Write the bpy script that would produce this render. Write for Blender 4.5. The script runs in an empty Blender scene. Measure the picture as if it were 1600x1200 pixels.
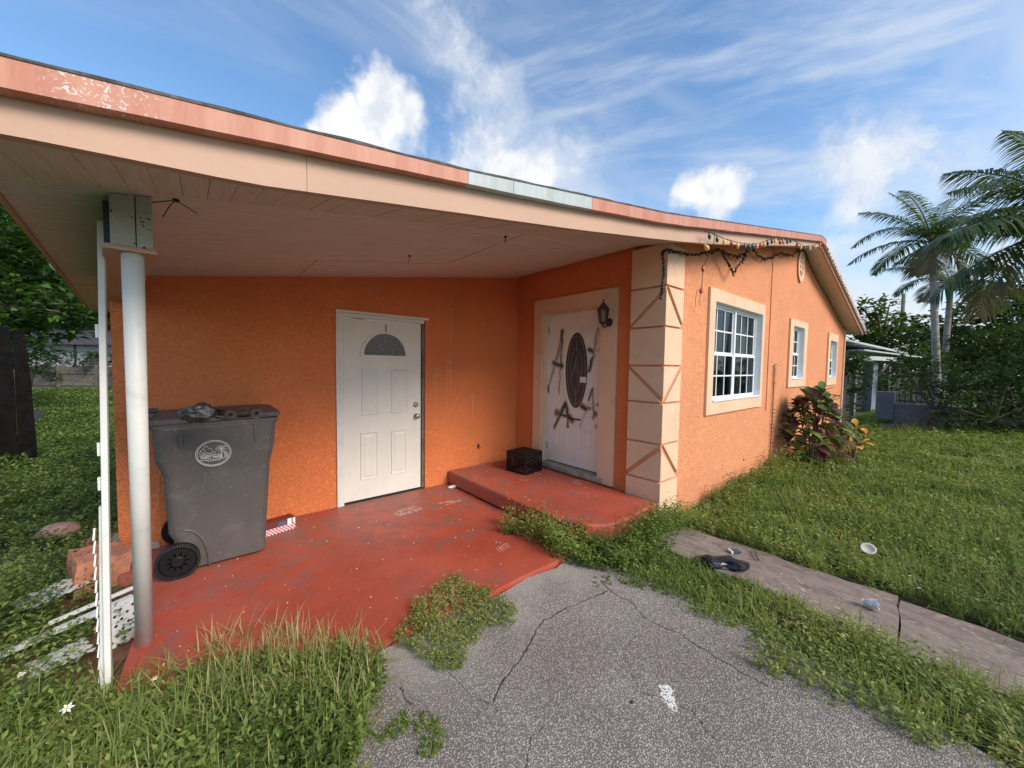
import bpy, math, random
import numpy as np
from mathutils import Vector, Matrix, noise as mnoise
random.seed(7); RS = np.random.RandomState(7)
S = bpy.context.scene
COL = S.collection
# ------------------------------------------------------------------ camera
FPX, YAW, PIT, ROL = 582.06, .6992, -.0493, .0140
CAM = np.array([-1.1912, -4.2463, 1.5593])
FW = np.array([math.sin(YAW)*math.cos(PIT), math.cos(YAW)*math.cos(PIT), math.sin(PIT)])
_r = np.cross(FW, [0, 0, 1]); _r /= np.linalg.norm(_r); _u = np.cross(_r, FW)
RT = _r*math.cos(ROL)+_u*math.sin(ROL); UP = -_r*math.sin(ROL)+_u*math.cos(ROL)
cd = bpy.data.cameras.new('camera'); cam = bpy.data.objects.new('camera', cd); COL.objects.link(cam)
cd.sensor_width = 36; cd.lens = FPX/1600*36; cd.clip_start = .02; cd.clip_end = 3000
cam.matrix_world = Matrix(((RT[0], UP[0], -FW[0], CAM[0]), (RT[1], UP[1], -FW[1], CAM[1]), (RT[2], UP[2], -FW[2], CAM[2]), (0, 0, 0, 1)))
S.camera = cam
S.view_settings.view_transform = 'Standard'; S.view_settings.look = 'None'
S.view_settings.exposure = 0.84; S.view_settings.gamma = 1
S.render.resolution_x = 1024; S.render.resolution_y = 768
def ray(x, y): return FW+RT*(x-800)/FPX-UP*(y-600)/FPX
def P(x, y, ax, val):
    """world point seen at photo pixel x, y on the plane axis ax = val (a surveying helper)"""
    d = ray(x, y); return CAM+d*(val-CAM[ax])/d[ax]
def PD(x, y, depth): return CAM+ray(x, y)*depth
# ------------------------------------------------------------------ nodes helper
def nd(t, typ, ins=None, **pr):
    n = t.nodes.new(typ)
    for k, v in pr.items(): setattr(n, k, v)
    for k, v in (ins or {}).items():
        s = n.inputs[k]
        if isinstance(v, bpy.types.NodeSocket): t.links.new(v, s)
        else: s.default_value = v
    return n
def mth(t, op, a, b=0.0, c=None, clamp=False):
    ins = {0: a, 1: b}
    if c is not None: ins[2] = c
    return nd(t, 'ShaderNodeMath', ins, operation=op, use_clamp=clamp).outputs[0]
def vm(t, op, a, b=None, out=0, sc=None):
    n = nd(t, 'ShaderNodeVectorMath', {0: a}, operation=op)
    if b is not None:
        if isinstance(b, bpy.types.NodeSocket): t.links.new(b, n.inputs[1])
        else: n.inputs[1].default_value = b
    if sc is not None:
        if isinstance(sc, bpy.types.NodeSocket): t.links.new(sc, n.inputs[3])
        else: n.inputs[3].default_value = sc
    return n.outputs[out]
def mixc(t, f, a, b, bt='MIX'):
    n = nd(t, 'ShaderNodeMix', data_type='RGBA', blend_type=bt)
    for i, v in ((0, f), (6, a), (7, b)):
        if isinstance(v, bpy.types.NodeSocket): t.links.new(v, n.inputs[i])
        else: n.inputs[i].default_value = v if i == 0 else (tuple(v)+(1,))[:4]
    return n.outputs[2]
def mr(t, v, a, b, c=0.0, d=1.0, smooth=True):
    return nd(t, 'ShaderNodeMapRange', {0: v, 1: a, 2: b, 3: c, 4: d}, interpolation_type='SMOOTHSTEP' if smooth else 'LINEAR').outputs[0]
def nz(t, vec, scale, detail=4, rough=.55, dist=0.0):
    return nd(t, 'ShaderNodeTexNoise', {'Vector': vec, 'Scale': scale, 'Detail': detail, 'Roughness': rough, 'Distortion': dist}).outputs[0]
# ------------------------------------------------------------------ world
w = bpy.data.worlds.new('World'); S.world = w; w.use_nodes = True; t = w.node_tree; t.nodes.clear()
SUNV = Vector((.18, -.78, .57)).normalized()
sky = nd(t, 'ShaderNodeTexSky', sky_type='NISHITA', sun_disc=False)
sky.sun_elevation = math.asin(SUNV.z); sky.sun_rotation = math.atan2(SUNV.x, SUNV.y)
sky.air_density = 1.0; sky.dust_density = .6; sky.ozone_density = 2.0
dirv = vm(t, 'NORMALIZE', nd(t, 'ShaderNodeTexCoord').outputs['Generated'])
sep = nd(t, 'ShaderNodeSeparateXYZ', {0: dirv})
zc = mth(t, 'MAXIMUM', sep.outputs[2], 0.0)
zz = mth(t, 'ADD', zc, .12)
flat = nd(t, 'ShaderNodeCombineXYZ', {0: mth(t, 'DIVIDE', sep.outputs[0], zz), 1: mth(t, 'DIVIDE', sep.outputs[1], zz), 2: 0.0}).outputs[0]
# high thin cloud over the whole dome, drawn out into streaks
mp = nd(t, 'ShaderNodeMapping', {0: flat, 2: (0, 0, -.62), 3: (.33, 1.0, 1)}).outputs[0]
cir = nz(t, mp, 1.15, 7, .58, .55)
cir2 = nz(t, flat, .55, 3, .5, .3)
cirf = mth(t, 'MULTIPLY', mr(t, cir, .40, .64), mr(t, cir2, .28, .50))
low = nz(t, vm(t, 'MULTIPLY', dirv, (1, 1, 2.2)), 2.6, 7, .6, .2)
lowf = mth(t, 'MULTIPLY', mr(t, low, .44, .58), mr(t, sep.outputs[2], .50, .04))
warp = nd(t, 'ShaderNodeTexNoise', {'Vector': dirv, 'Scale': 9.0, 'Detail': 7, 'Roughness': .58}).outputs[1]
warp = vm(t, 'SCALE', vm(t, 'SUBTRACT', warp, (.5, .5, .5)), sc=.15)
dw = vm(t, 'NORMALIZE', vm(t, 'ADD', dirv, warp))
def blobs(lst, soft):
    acc = None
    for px, py, rp in lst:
        d = ray(px, py); L = np.linalg.norm(d); d = d/L; a = rp/FPX/L
        dd = vm(t, 'DISTANCE', dw, tuple(d), out=1)
        v = mr(t, dd, a*(1+soft), a*(1-soft))
        acc = v if acc is None else mth(t, 'MAXIMUM', acc, v)
    return acc
cum = blobs([(508, 200, 26), (548, 190, 34), (588, 150, 34), (622, 180, 38), (590, 210, 46), (540, 215, 36), (1082, 298, 30), (1115, 312, 34), (830, 285, 40), (790, 270, 30)], .42)
cum2 = blobs([(1350, 245, 50), (1400, 240, 50), (1375, 275, 50), (1480, 265, 45), (1560, 270, 50), (1340, 320, 36), (1330, 430, 60), (1420, 450, 80), (1560, 480, 120), (700, 240, 60), (760, 205, 50), (745, 140, 45), (715, 70, 45), (690, 20, 40), (870, 260, 50)], .62)
det = nz(t, vm(t, 'ADD', dirv, warp), 7.0, 6, .6)
cum2 = mth(t, 'MULTIPLY', cum2, mr(t, det, .32, .66))
skyc = mixc(t, 1.0, sky.outputs[0], (1.20, 1.46, 1.58), 'MULTIPLY')
def band(segs, wd):
    acc = None
    for x0, y0, x1, y1 in segs:
        a = Vector(ray(x0, y0)).normalized(); b_ = Vector(ray(x1, y1)).normalized(); ba = b_-a
        pa = vm(t, 'SUBTRACT', dw2, tuple(a)); h = mth(t, 'MULTIPLY', vm(t, 'DOT_PRODUCT', pa, tuple(ba), out=1), 1/ba.dot(ba), clamp=True)
        v = mr(t, vm(t, 'DISTANCE', pa, vm(t, 'SCALE', tuple(ba), sc=h), out=1), wd, 0.0)
        acc = v if acc is None else mth(t, 'MAXIMUM', acc, v)
    return acc
dw2 = vm(t, 'ADD', dirv, vm(t, 'SCALE', warp, sc=.8))
_a, _b = Vector(ray(840, 190)).normalized(), Vector(ray(1450, 40)).normalized()
_X = (_b-_a).normalized(); _N = _a.cross(_b).normalized(); _R = _X.cross(_N)
sv = nd(t, 'ShaderNodeCombineXYZ', {0: mth(t, 'MULTIPLY', vm(t, 'DOT_PRODUCT', dirv, tuple(_X), out=1), .9), 1: mth(t, 'MULTIPLY', vm(t, 'DOT_PRODUCT', dirv, tuple(_N), out=1), 4.2), 2: vm(t, 'DOT_PRODUCT', dirv, tuple(_R), out=1)}).outputs[0]
stn = nz(t, sv, 2.6, 7, .62, .25)
bnd = mth(t, 'MULTIPLY', band([(830, 195, 1040, 130), (1040, 130, 1500, 10), (1150, 270, 1600, 200)], .30), mr(t, stn, .34, .72))
cirf = mth(t, 'MAXIMUM', mth(t, 'MULTIPLY', cirf, .55), mth(t, 'MULTIPLY', bnd, .66))
c1 = mixc(t, mth(t, 'MULTIPLY', cirf, .95), skyc, (5.6, 5.9, 6.3))
c2 = mixc(t, mth(t, 'MULTIPLY', lowf, .7), c1, (5.9, 5.8, 5.7))
c3 = mixc(t, mth(t, 'MULTIPLY', cum2, .92), c2, mixc(t, mr(t, det, .3, .7), (4.0, 4.6, 5.4), (5.9, 6.1, 6.4)))
c4 = mixc(t, mth(t, 'MULTIPLY', cum, .95), c3, mixc(t, mr(t, nz(t, dirv, 16, 5), .35, .6), (5.2, 5.5, 5.9), (6.9, 6.9, 6.9)))
bg = nd(t, 'ShaderNodeBackground', {0: c4, 1: .086})
t.links.new(bg.outputs[0], nd(t, 'ShaderNodeOutputWorld').inputs[0])
sl = bpy.data.lights.new('sun', 'SUN'); sl.energy = 2.2; sl.angle = math.radians(28); sl.color = (1, .87, .73)
so = bpy.data.objects.new('sun', sl); COL.objects.link(so); so.rotation_euler = (-SUNV).to_track_quat('-Z', 'Y').to_euler()
# ------------------------------------------------------------------ mesh helper
def tag(o, label=None, cat=None, group=None, kind=None):
    if label: o['label'] = label
    if cat: o['category'] = cat
    if group: o['group'] = group
    if kind: o['kind'] = kind
    return o
def empty(name, loc=(0, 0, 0), rz=0, label=None, cat=None, group=None):
    o = bpy.data.objects.new(name, None); COL.objects.link(o); o.location = loc; o.rotation_euler = (0, 0, rz)
    o.empty_display_size = .1
    return tag(o, label, cat, group)
class MB:
    def __init__(s): s.v = []; s.f = []
    def add(s, vs, fs):
        b = len(s.v); s.v += [tuple(map(float, p)) for p in vs]; s.f += [tuple(b+i for i in q) for q in fs]; return s
    def box(s, lo, hi, M=None):
        (a, b, c), (d, e, f) = lo, hi
        vs = [(a, b, c), (d, b, c), (d, e, c), (a, e, c), (a, b, f), (d, b, f), (d, e, f), (a, e, f)]
        if M is not None: vs = [M @ Vector(p) for p in vs]
        return s.add(vs, [(0, 3, 2, 1), (4, 5, 6, 7), (0, 1, 5, 4), (1, 2, 6, 5), (2, 3, 7, 6), (3, 0, 4, 7)])
    def bar(s, p, q, wx, wz, up=(0, 0, 1)):
        p = Vector(p); q = Vector(q); d = (q-p); L = d.length; d.normalize()
        x = d.cross(Vector(up))
        if x.length < 1e-4: x = d.cross(Vector((1, 0, 0)))
        x.normalize(); z = x.cross(d)
        M = Matrix(((x.x, d.x, z.x, p.x), (x.y, d.y, z.y, p.y), (x.z, d.z, z.z, p.z), (0, 0, 0, 1)))
        return s.box((-wx/2, 0, -wz/2), (wx/2, L, wz/2), M)
    def tube(s, pts, r, n=8, cap=True):
        pts = [Vector(p) for p in pts]; rs = r if hasattr(r, '__len__') else [r]*len(pts)
        prev = None; rings = []
        for i, p in enumerate(pts):
            d = (pts[min(i+1, len(pts)-1)]-pts[max(i-1, 0)])
            if d.length < 1e-9: d = Vector((0, 0, 1))
            d.normalize()
            x = prev-d*prev.dot(d) if prev is not None else d.cross(Vector((0, 0, 1)))
            if x.length < 1e-3: x = d.cross(Vector((1, 0, 0)))
            x.normalize(); prev = x; y = d.cross(x)
            rings.append([p+(x*math.cos(2*math.pi*k/n)+y*math.sin(2*math.pi*k/n))*rs[i] for k in range(n)])
        fs = []
        for i in range(len(pts)-1):
            for k in range(n): fs.append((i*n+k, i*n+(k+1) % n, (i+1)*n+(k+1) % n, (i+1)*n+k))
        if cap: fs += [tuple(range(n))[::-1], tuple((len(pts)-1)*n+k for k in range(n))]
        return s.add([v for g in rings for v in g], fs)
    def prism(s, poly, a, b):
        """poly: 3-D points; extruded along vector b from offset a"""
        a = Vector(a); b = Vector(b); n = len(poly); lo = [Vector(p)+a for p in poly]; hi = [p+b for p in lo]
        return s.add(lo+hi, [tuple(range(n))[::-1], tuple(range(n, 2*n))]+[(i, (i+1) % n, n+(i+1) % n, n+i) for i in range(n)])
    def lathe(s, prof, c=(0, 0, 0), n=20, M=None):
        vs = []
        for r, z in prof:
            for k in range(n):
                p = Vector((r*math.cos(2*math.pi*k/n), r*math.sin(2*math.pi*k/n), z))
                if M is not None: p = M @ p
                vs.append(p+Vector(c))
        fs = [(i*n+k, i*n+(k+1) % n, (i+1)*n+(k+1) % n, (i+1)*n+k) for i in range(len(prof)-1) for k in range(n)]
        fs += [tuple(range(n))[::-1], tuple((len(prof)-1)*n+k for k in range(n))]
        return s.add(vs, fs)
    def build(s, name, mat, parent=None, bevel=0, smooth=False, **tg):
        me = bpy.data.meshes.new(name); me.from_pydata(s.v, [], s.f); me.validate()
        import bmesh
        bm = bmesh.new(); bm.from_mesh(me); bmesh.ops.recalc_face_normals(bm, faces=bm.faces); bm.to_mesh(me); bm.free()
        me.materials.append(mat)
        if smooth: me.shade_smooth()
        o = bpy.data.objects.new(name, me); COL.objects.link(o)
        if parent is not None: o.parent = parent
        if bevel:
            m = o.modifiers.new('bevel', 'BEVEL'); m.width = bevel; m.segments = 2; m.limit_method = 'ANGLE'; m.angle_limit = .6
        return tag(o, **tg)
def obj_from(me, name, parent=None, M=None, **tg):
    o = bpy.data.objects.new(name, me); COL.objects.link(o)
    if parent is not None: o.parent = parent
    if M is not None: o.matrix_local = M
    return tag(o, **tg)
def copy_tree(o, parent=None):
    c = o.copy(); COL.objects.link(c); c.parent = parent
    for ch in list(o.children): copy_tree(ch, c)
    return c
# ------------------------------------------------------------------ materials
def newmat(name):
    m = bpy.data.materials.new(name); m.use_nodes = True; t = m.node_tree; t.nodes.clear()
    b = nd(t, 'ShaderNodeBsdfPrincipled'); t.links.new(b.outputs[0], nd(t, 'ShaderNodeOutputMaterial').inputs[0])
    b.inputs['Specular IOR Level'].default_value = .35
    return m, t, b
def setin(t, b, k, v):
    if isinstance(v, bpy.types.NodeSocket): t.links.new(v, b.inputs[k])
    else: b.inputs[k].default_value = (tuple(v)+(1,))[:4] if hasattr(v, '__len__') else v
def bump(t, b, h, strength=.5, dist=.01):
    n = nd(t, 'ShaderNodeBump', {'Height': h, 'Strength': strength, 'Distance': dist}); t.links.new(n.outputs[0], b.inputs['Normal'])
def objc(t): return nd(t, 'ShaderNodeTexCoord').outputs['Object']
def segmask(t, p, segs, nvec=None, namp=0.0):
    """soft strokes: segs = ((x0,y0,x1,y1,width,strength)) in the plane of vector p"""
    acc = None
    if nvec is not None:
        p = vm(t, 'ADD', p, vm(t, 'SCALE', vm(t, 'SUBTRACT', nd(t, 'ShaderNodeTexNoise', {'Vector': nvec, 'Scale': 9.0, 'Detail': 3}).outputs[1], (.5, .5, .5)), sc=namp))
        p = vm(t, 'MULTIPLY', p, (1, 1, 0))
    for x0, y0, x1, y1, wd, st in segs:
        ba = Vector((x1-x0, y1-y0, 0)); l2 = max(ba.dot(ba), 1e-8)
        pa = vm(t, 'SUBTRACT', p, (x0, y0, 0))
        h = mth(t, 'MULTIPLY', vm(t, 'DOT_PRODUCT', pa, tuple(ba), out=1), 1/l2, clamp=True)
        d = vm(t, 'DISTANCE', pa, vm(t, 'SCALE', tuple(ba), sc=h), out=1)
        v = mr(t, d, wd, wd*.08, 0, st)
        acc = v if acc is None else mth(t, 'MAXIMUM', acc, v)
    return acc
def simple(name, col, rough=.6, var=.12, scale=6, metal=0, bmp=0, bscale=60, spec=.35, dirt=0, dirtcol=(.12, .09, .07), sp=None):
    m, t, b = newmat(name); co = objc(t)
    n = nz(t, co, scale, 6)
    c = mixc(t, mr(t, n, .3, .7), [x*(1-var) for x in col], [min(1, x*(1+var)) for x in col])
    if dirt: c = mixc(t, mth(t, 'MULTIPLY', mr(t, nz(t, co, dirt, 8, .65, .4), .52, .74), .7), c, dirtcol)
    if sp: c = mixc(t, mr(t, nz(t, co, sp, 2), .66, .72), c, dirtcol)
    setin(t, b, 'Base Color', c); b.inputs['Roughness'].default_value = rough; b.inputs['Metallic'].default_value = metal
    b.inputs['Specular IOR Level'].default_value = spec
    if bmp: bump(t, b, nz(t, co, bscale, 5), bmp, .01)
    return m
def stucco(name, col, fleck=.5, bs=.9, scale=13, swz=(1, 1, 1), dist=.014):
    m, t, b = newmat(name); co = objc(t); co2 = vm(t, 'MULTIPLY', co, swz)
    big = nz(t, co, 1.3, 5)
    c = mixc(t, mr(t, big, .3, .7), [x*.95 for x in col], [min(1, x*1.04) for x in col])
    a = nz(t, co2, scale, 3, .5, 1.6); ridge = mth(t, 'ABSOLUTE', mth(t, 'SUBTRACT', a, .5))
    worms = mr(t, ridge, .0, .06)                        # trowel valleys
    a2 = nz(t, co2, scale*2.3, 3, .5, 1.2); w2 = mr(t, mth(t, 'ABSOLUTE', mth(t, 'SUBTRACT', a2, .52)), 0, .05)
    pl = mr(t, nz(t, co2, scale*.55, 4), .42, .58)
    h = mth(t, 'ADD', mth(t, 'MULTIPLY', worms, .8), mth(t, 'ADD', mth(t, 'MULTIPLY', w2, .45), mth(t, 'ADD', mth(t, 'MULTIPLY', pl, .4), mth(t, 'MULTIPLY', nz(t, co, 90, 4), .35))))
    fl = mth(t, 'MULTIPLY', mr(t, nz(t, vm(t, 'MULTIPLY', co, (1, 1, 2.2)), 42, 3), .60, .68), mr(t, nz(t, co, 2.2, 4), .42, .62))
    c = mixc(t, mth(t, 'MULTIPLY', fl, fleck), c, [x*.25 for x in col])
    pale = mr(t, nz(t, co, 5.2, 7, .7), .63, .74)
    c = mixc(t, mth(t, 'MULTIPLY', pale, .10), c, (.8, .62, .5))
    setin(t, b, 'Base Color', c); b.inputs['Roughness'].default_value = .78; b.inputs['Specular IOR Level'].default_value = .25
    bump(t, b, h, bs, dist)
    return m
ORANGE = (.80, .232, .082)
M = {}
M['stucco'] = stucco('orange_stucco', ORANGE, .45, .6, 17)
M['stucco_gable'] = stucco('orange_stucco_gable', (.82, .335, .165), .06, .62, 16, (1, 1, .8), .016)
M['trim'] = simple('cream_trim', (.74, .50, .33), .7, .05, 3, bmp=.25, bscale=70, dirt=2.5, dirtcol=(.56, .37, .25))
M['groove'] = simple('orange_groove', (.64, .28, .14), .7, .1)
M['fascia'] = simple('salmon_fascia', (.52, .335, .24), .6, .05, 2, bmp=.12, bscale=30, dirt=4, dirtcol=(.55, .32, .22))
M['white'] = simple('white_paint', (.70, .69, .65), .45, .05, 4, bmp=.1, bscale=40, dirt=5, dirtcol=(.50, .48, .43))
M['vinyl'] = simple('white_window_vinyl', (.80, .81, .82), .35, .03)
M['brass'] = simple('worn_nickel', (.45, .40, .33), .35, .2, 30, metal=.9)
M['dark'] = simple('dark_metal', (.03, .03, .032), .45, .2, 20)
M['black'] = simple('black_plastic', (.006, .006, .007), .5, .2, 30, spec=.3)
M['char'] = simple('charred_metal', (.035, .022, .018), .55, .6, 25, bmp=.5, bscale=80)
M['foil'] = simple('crumpled_foil', (.07, .07, .075), .35, .8, 40, metal=.5, bmp=.8, bscale=50)
M['conc'] = simple('bare_concrete', (.36, .33, .29), .85, .25, 12, bmp=.6, bscale=60, dirt=9)
M['roof'] = simple('grey_roofing', (.10, .10, .10), .9, .4, 20, bmp=.7, bscale=60)
M['floor_in'] = simple('dark_interior', (.05, .045, .04), .9)
M['wood_grey'] = simple('weathered_wood', (.17, .15, .125), .85, .3, 8, bmp=.5, bscale=30, dirt=5, dirtcol=(.06, .06, .04))
M['wood_dark'] = simple('near_black_wood', (.006, .005, .005), .8, .5, 8, bmp=.5, bscale=30, spec=.1)  # near-black: the unlit look of the gate fence is put into the colour
M['bark'] = simple('bark', (.11, .09, .07), .9, .35, 9, bmp=.8, bscale=25)
M['palmbark'] = simple('palm_bark', (.26, .24, .21), .9, .3, 9, bmp=.8, bscale=25)
M['wallgrey'] = simple('purple_grey_paint', (.21, .22, .27), .8, .12, 2, dirt=3, dirtcol=(.10, .10, .11))
M['block'] = simple('orange_painted_block', (.52, .21, .12), .9, .25, 12, bmp=.8, bscale=45, dirt=7, dirtcol=(.30, .20, .15))
M['reddirt'] = simple('red_dust_soil', (.17, .075, .045), .95, .4, 9, bmp=.9, bscale=40, dirt=5)
M['dirt'] = simple('leaf_litter_soil', (.15, .11, .08), .95, .4, 12, bmp=.8, bscale=50, dirt=14, dirtcol=(.28, .2, .15))
M['palegreen'] = simple('pale_sheet_metal', (.46, .52, .50), .5, .12, 6, dirt=8, dirtcol=(.36, .38, .36))
M['note'] = simple('white_paper', (.78, .78, .76), .6, .05)
M['red'] = simple('red_card', (.42, .03, .035), .45, .1)
M['wire'] = simple('dark_green_wire', (.015, .02, .015), .5)
def door_mat(name, base, segs, ax, tint):
    m, t, b = newmat(name); co = objc(t); s = nd(t, 'ShaderNodeSeparateXYZ', {0: co})
    p = nd(t, 'ShaderNodeCombineXYZ', {0: s.outputs[ax], 1: s.outputs[2], 2: 0.0}).outputs[0]
    c = mixc(t, mr(t, nz(t, co, 3, 6), .3, .7), [x*.94 for x in base], base)
    sm = mr(t, nz(t, vm(t, 'MULTIPLY', co, (1, 1, .6)), 7, 9, .72, .3), .56, .78)
    c = mixc(t, mth(t, 'MULTIPLY', sm, .5), c, tint)
    c = mixc(t, mth(t, 'MULTIPLY', mr(t, nz(t, vm(t, 'MULTIPLY', co, (1.5, 1.5, 1)), 26, 5, .7), .64, .70), .6), c, (.22, .19, .16))
    if segs:
        k = mth(t, 'MULTIPLY', segmask(t, p, [(a_[0], a_[1], a_[2], a_[3], a_[4]*1.75, min(1, a_[5]*1.1)) for a_ in segs], co, .055), mr(t, nz(t, co, 160, 2), .25, .55, .8, 1))
        c = mixc(t, k, c, (.014, .013, .013))
    setin(t, b, 'Base Color', c); b.inputs['Roughness'].default_value = .5
    bump(t, b, nz(t, co, 50, 4), .08, .01)
    return m
def grain_wood(name, c1, c2, sc):
    m, t, b = newmat(name); co = vm(t, 'MULTIPLY', objc(t), sc)
    n = nz(t, co, 6, 6, .6, .4)
    setin(t, b, 'Base Color', mixc(t, mr(t, n, .35, .65), c1, c2)); b.inputs['Roughness'].default_value = .7
    bump(t, b, n, .3, .01)
    return m
M['ceil'] = grain_wood('painted_plywood', (.58, .53, .49), (.68, .63, .58), (.6, 8, 1))
M['board'] = grain_wood('painted_soffit_board', (.58, .51, .46), (.64, .57, .51), (9, .8, 1))
def beam_mat():
    m, t, b = newmat('flaking_green_grey_beam'); co = objc(t)
    wv = nd(t, 'ShaderNodeTexWave', {'Vector': co, 'Scale': 26.0, 'Distortion': 2.5, 'Detail': 2.0, 'Detail Scale': .6}, wave_type='BANDS', bands_direction='Z').outputs[1]
    ch = mr(t, nz(t, vm(t, 'MULTIPLY', co, (1, 1, 2)), 26, 4, .6), .64, .67)
    c = mixc(t, ch, (.38, .39, .33), (.03, .025, .02))
    setin(t, b, 'Base Color', c); b.inputs['Roughness'].default_value = .7; bump(t, b, wv, .35, .006)
    return m
M['beam'] = beam_mat()
def flash_mat(name, col, streak, fl):
    m, t, b = newmat(name); co = objc(t)
    st = nz(t, vm(t, 'MULTIPLY', co, (1, .2, .12)), 11, 5, .7)
    c = mixc(t, mr(t, st, .35, .65), col, streak)
    if fl:
        sx = nd(t, 'ShaderNodeSeparateXYZ', {0: co}).outputs[0]; bump_ = mth(t, 'MULTIPLY', mr(t, sx, -1.52, -1.44), mr(t, sx, -1.22, -1.36)); spar = mr(t, nz(t, vm(t, 'ADD', co, (.35, 0, 0)), 1.1, 3), .58, .70, 0, .35)
        mk = mth(t, 'MULTIPLY', mr(t, nz(t, co, 62, 5, .7, 1.2), .56, .60), mth(t, 'MAXIMUM', bump_, spar))
        c = mixc(t, mk, c, (.66, .62, .58))
    setin(t, b, 'Base Color', c); b.inputs['Roughness'].default_value = .5
    return m
M['flash'] = flash_mat('salmon_flashing', (.47, .185, .12), (.55, .26, .18), True)
M['flash_alu'] = flash_mat('bare_aluminium_flashing', (.38, .43, .42), (.47, .52, .51), False)
def floor_mat():
    m, t, b = newmat('red_painted_concrete'); co = objc(t)
    n1 = nz(t, co, 1.1, 6, .6); n2 = nz(t, vm(t, 'MULTIPLY', co, (1, 1.2, 1)), 5, 8, .7, .5)
    c = mixc(t, mr(t, n1, .35, .65), (.36, .062, .034), (.46, .092, .054))
    worn = mth(t, 'MULTIPLY', mr(t, n2, .44, .66), mr(t, nz(t, co, .9, 4), .38, .54))
    c = mixc(t, mth(t, 'MULTIPLY', worn, .8), c, (.22, .10, .08))
    sp = nd(t, 'ShaderNodeSeparateXYZ', {0: co}); near = mr(t, sp.outputs[1], -1.5, 0, 0, .7)     # dust trodden in towards the doors
    c = mixc(t, mth(t, 'MULTIPLY', near, mr(t, n2, .34, .58)), c, (.27, .135, .11))
    dk = mr(t, nz(t, vm(t, 'MULTIPLY', co, (1, 1.8, 1)), 19, 4, .6), .665, .70)
    c = mixc(t, mth(t, 'MULTIPLY', dk, .75), c, (.09, .03, .025))
    fk = mr(t, nz(t, vm(t, 'MULTIPLY', co, (1, 2.2, 1)), 52, 2, .5), .735, .75)
    c = mixc(t, fk, c, (.72, .66, .58))
    p = vm(t, 'MULTIPLY', co, (1, 1, 0)); sg = []
    a = P(787, 857, 2, 0); rr = random.Random(3)
    for i in range(5): sg.append((a[0]-.06+i*.03, a[1]-.03+i*.006, a[0]-.05+i*.03, a[1]+.04+i*.004, .010, .9))
    for cx, cy, q, dx in ((630, 800, 9, .16), (900, 757, 6, .2), (700, 785, 4, .1)):
        a = P(cx, cy, 2, 0 if cx < 800 else .17)
        for i in range(q):
            x = a[0]+rr.uniform(-dx, dx); y = a[1]+rr.uniform(-.06, .06); sg.append((x, y, x+rr.uniform(.02, .12), y+rr.uniform(-.03, .03), .032, .75))
    c = mixc(t, mth(t, 'MULTIPLY', segmask(t, p, sg, co, .03), mr(t, nz(t, co, 30, 4), .38, .6)), c, (.62, .50, .44))
    setin(t, b, 'Base Color', c); setin(t, b, 'Roughness', mr(t, n2, .3, .7, .38, .62)); bump(t, b, nz(t, co, 25, 7), .25, .01)
    return m
M['floor'] = floor_mat()
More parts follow.
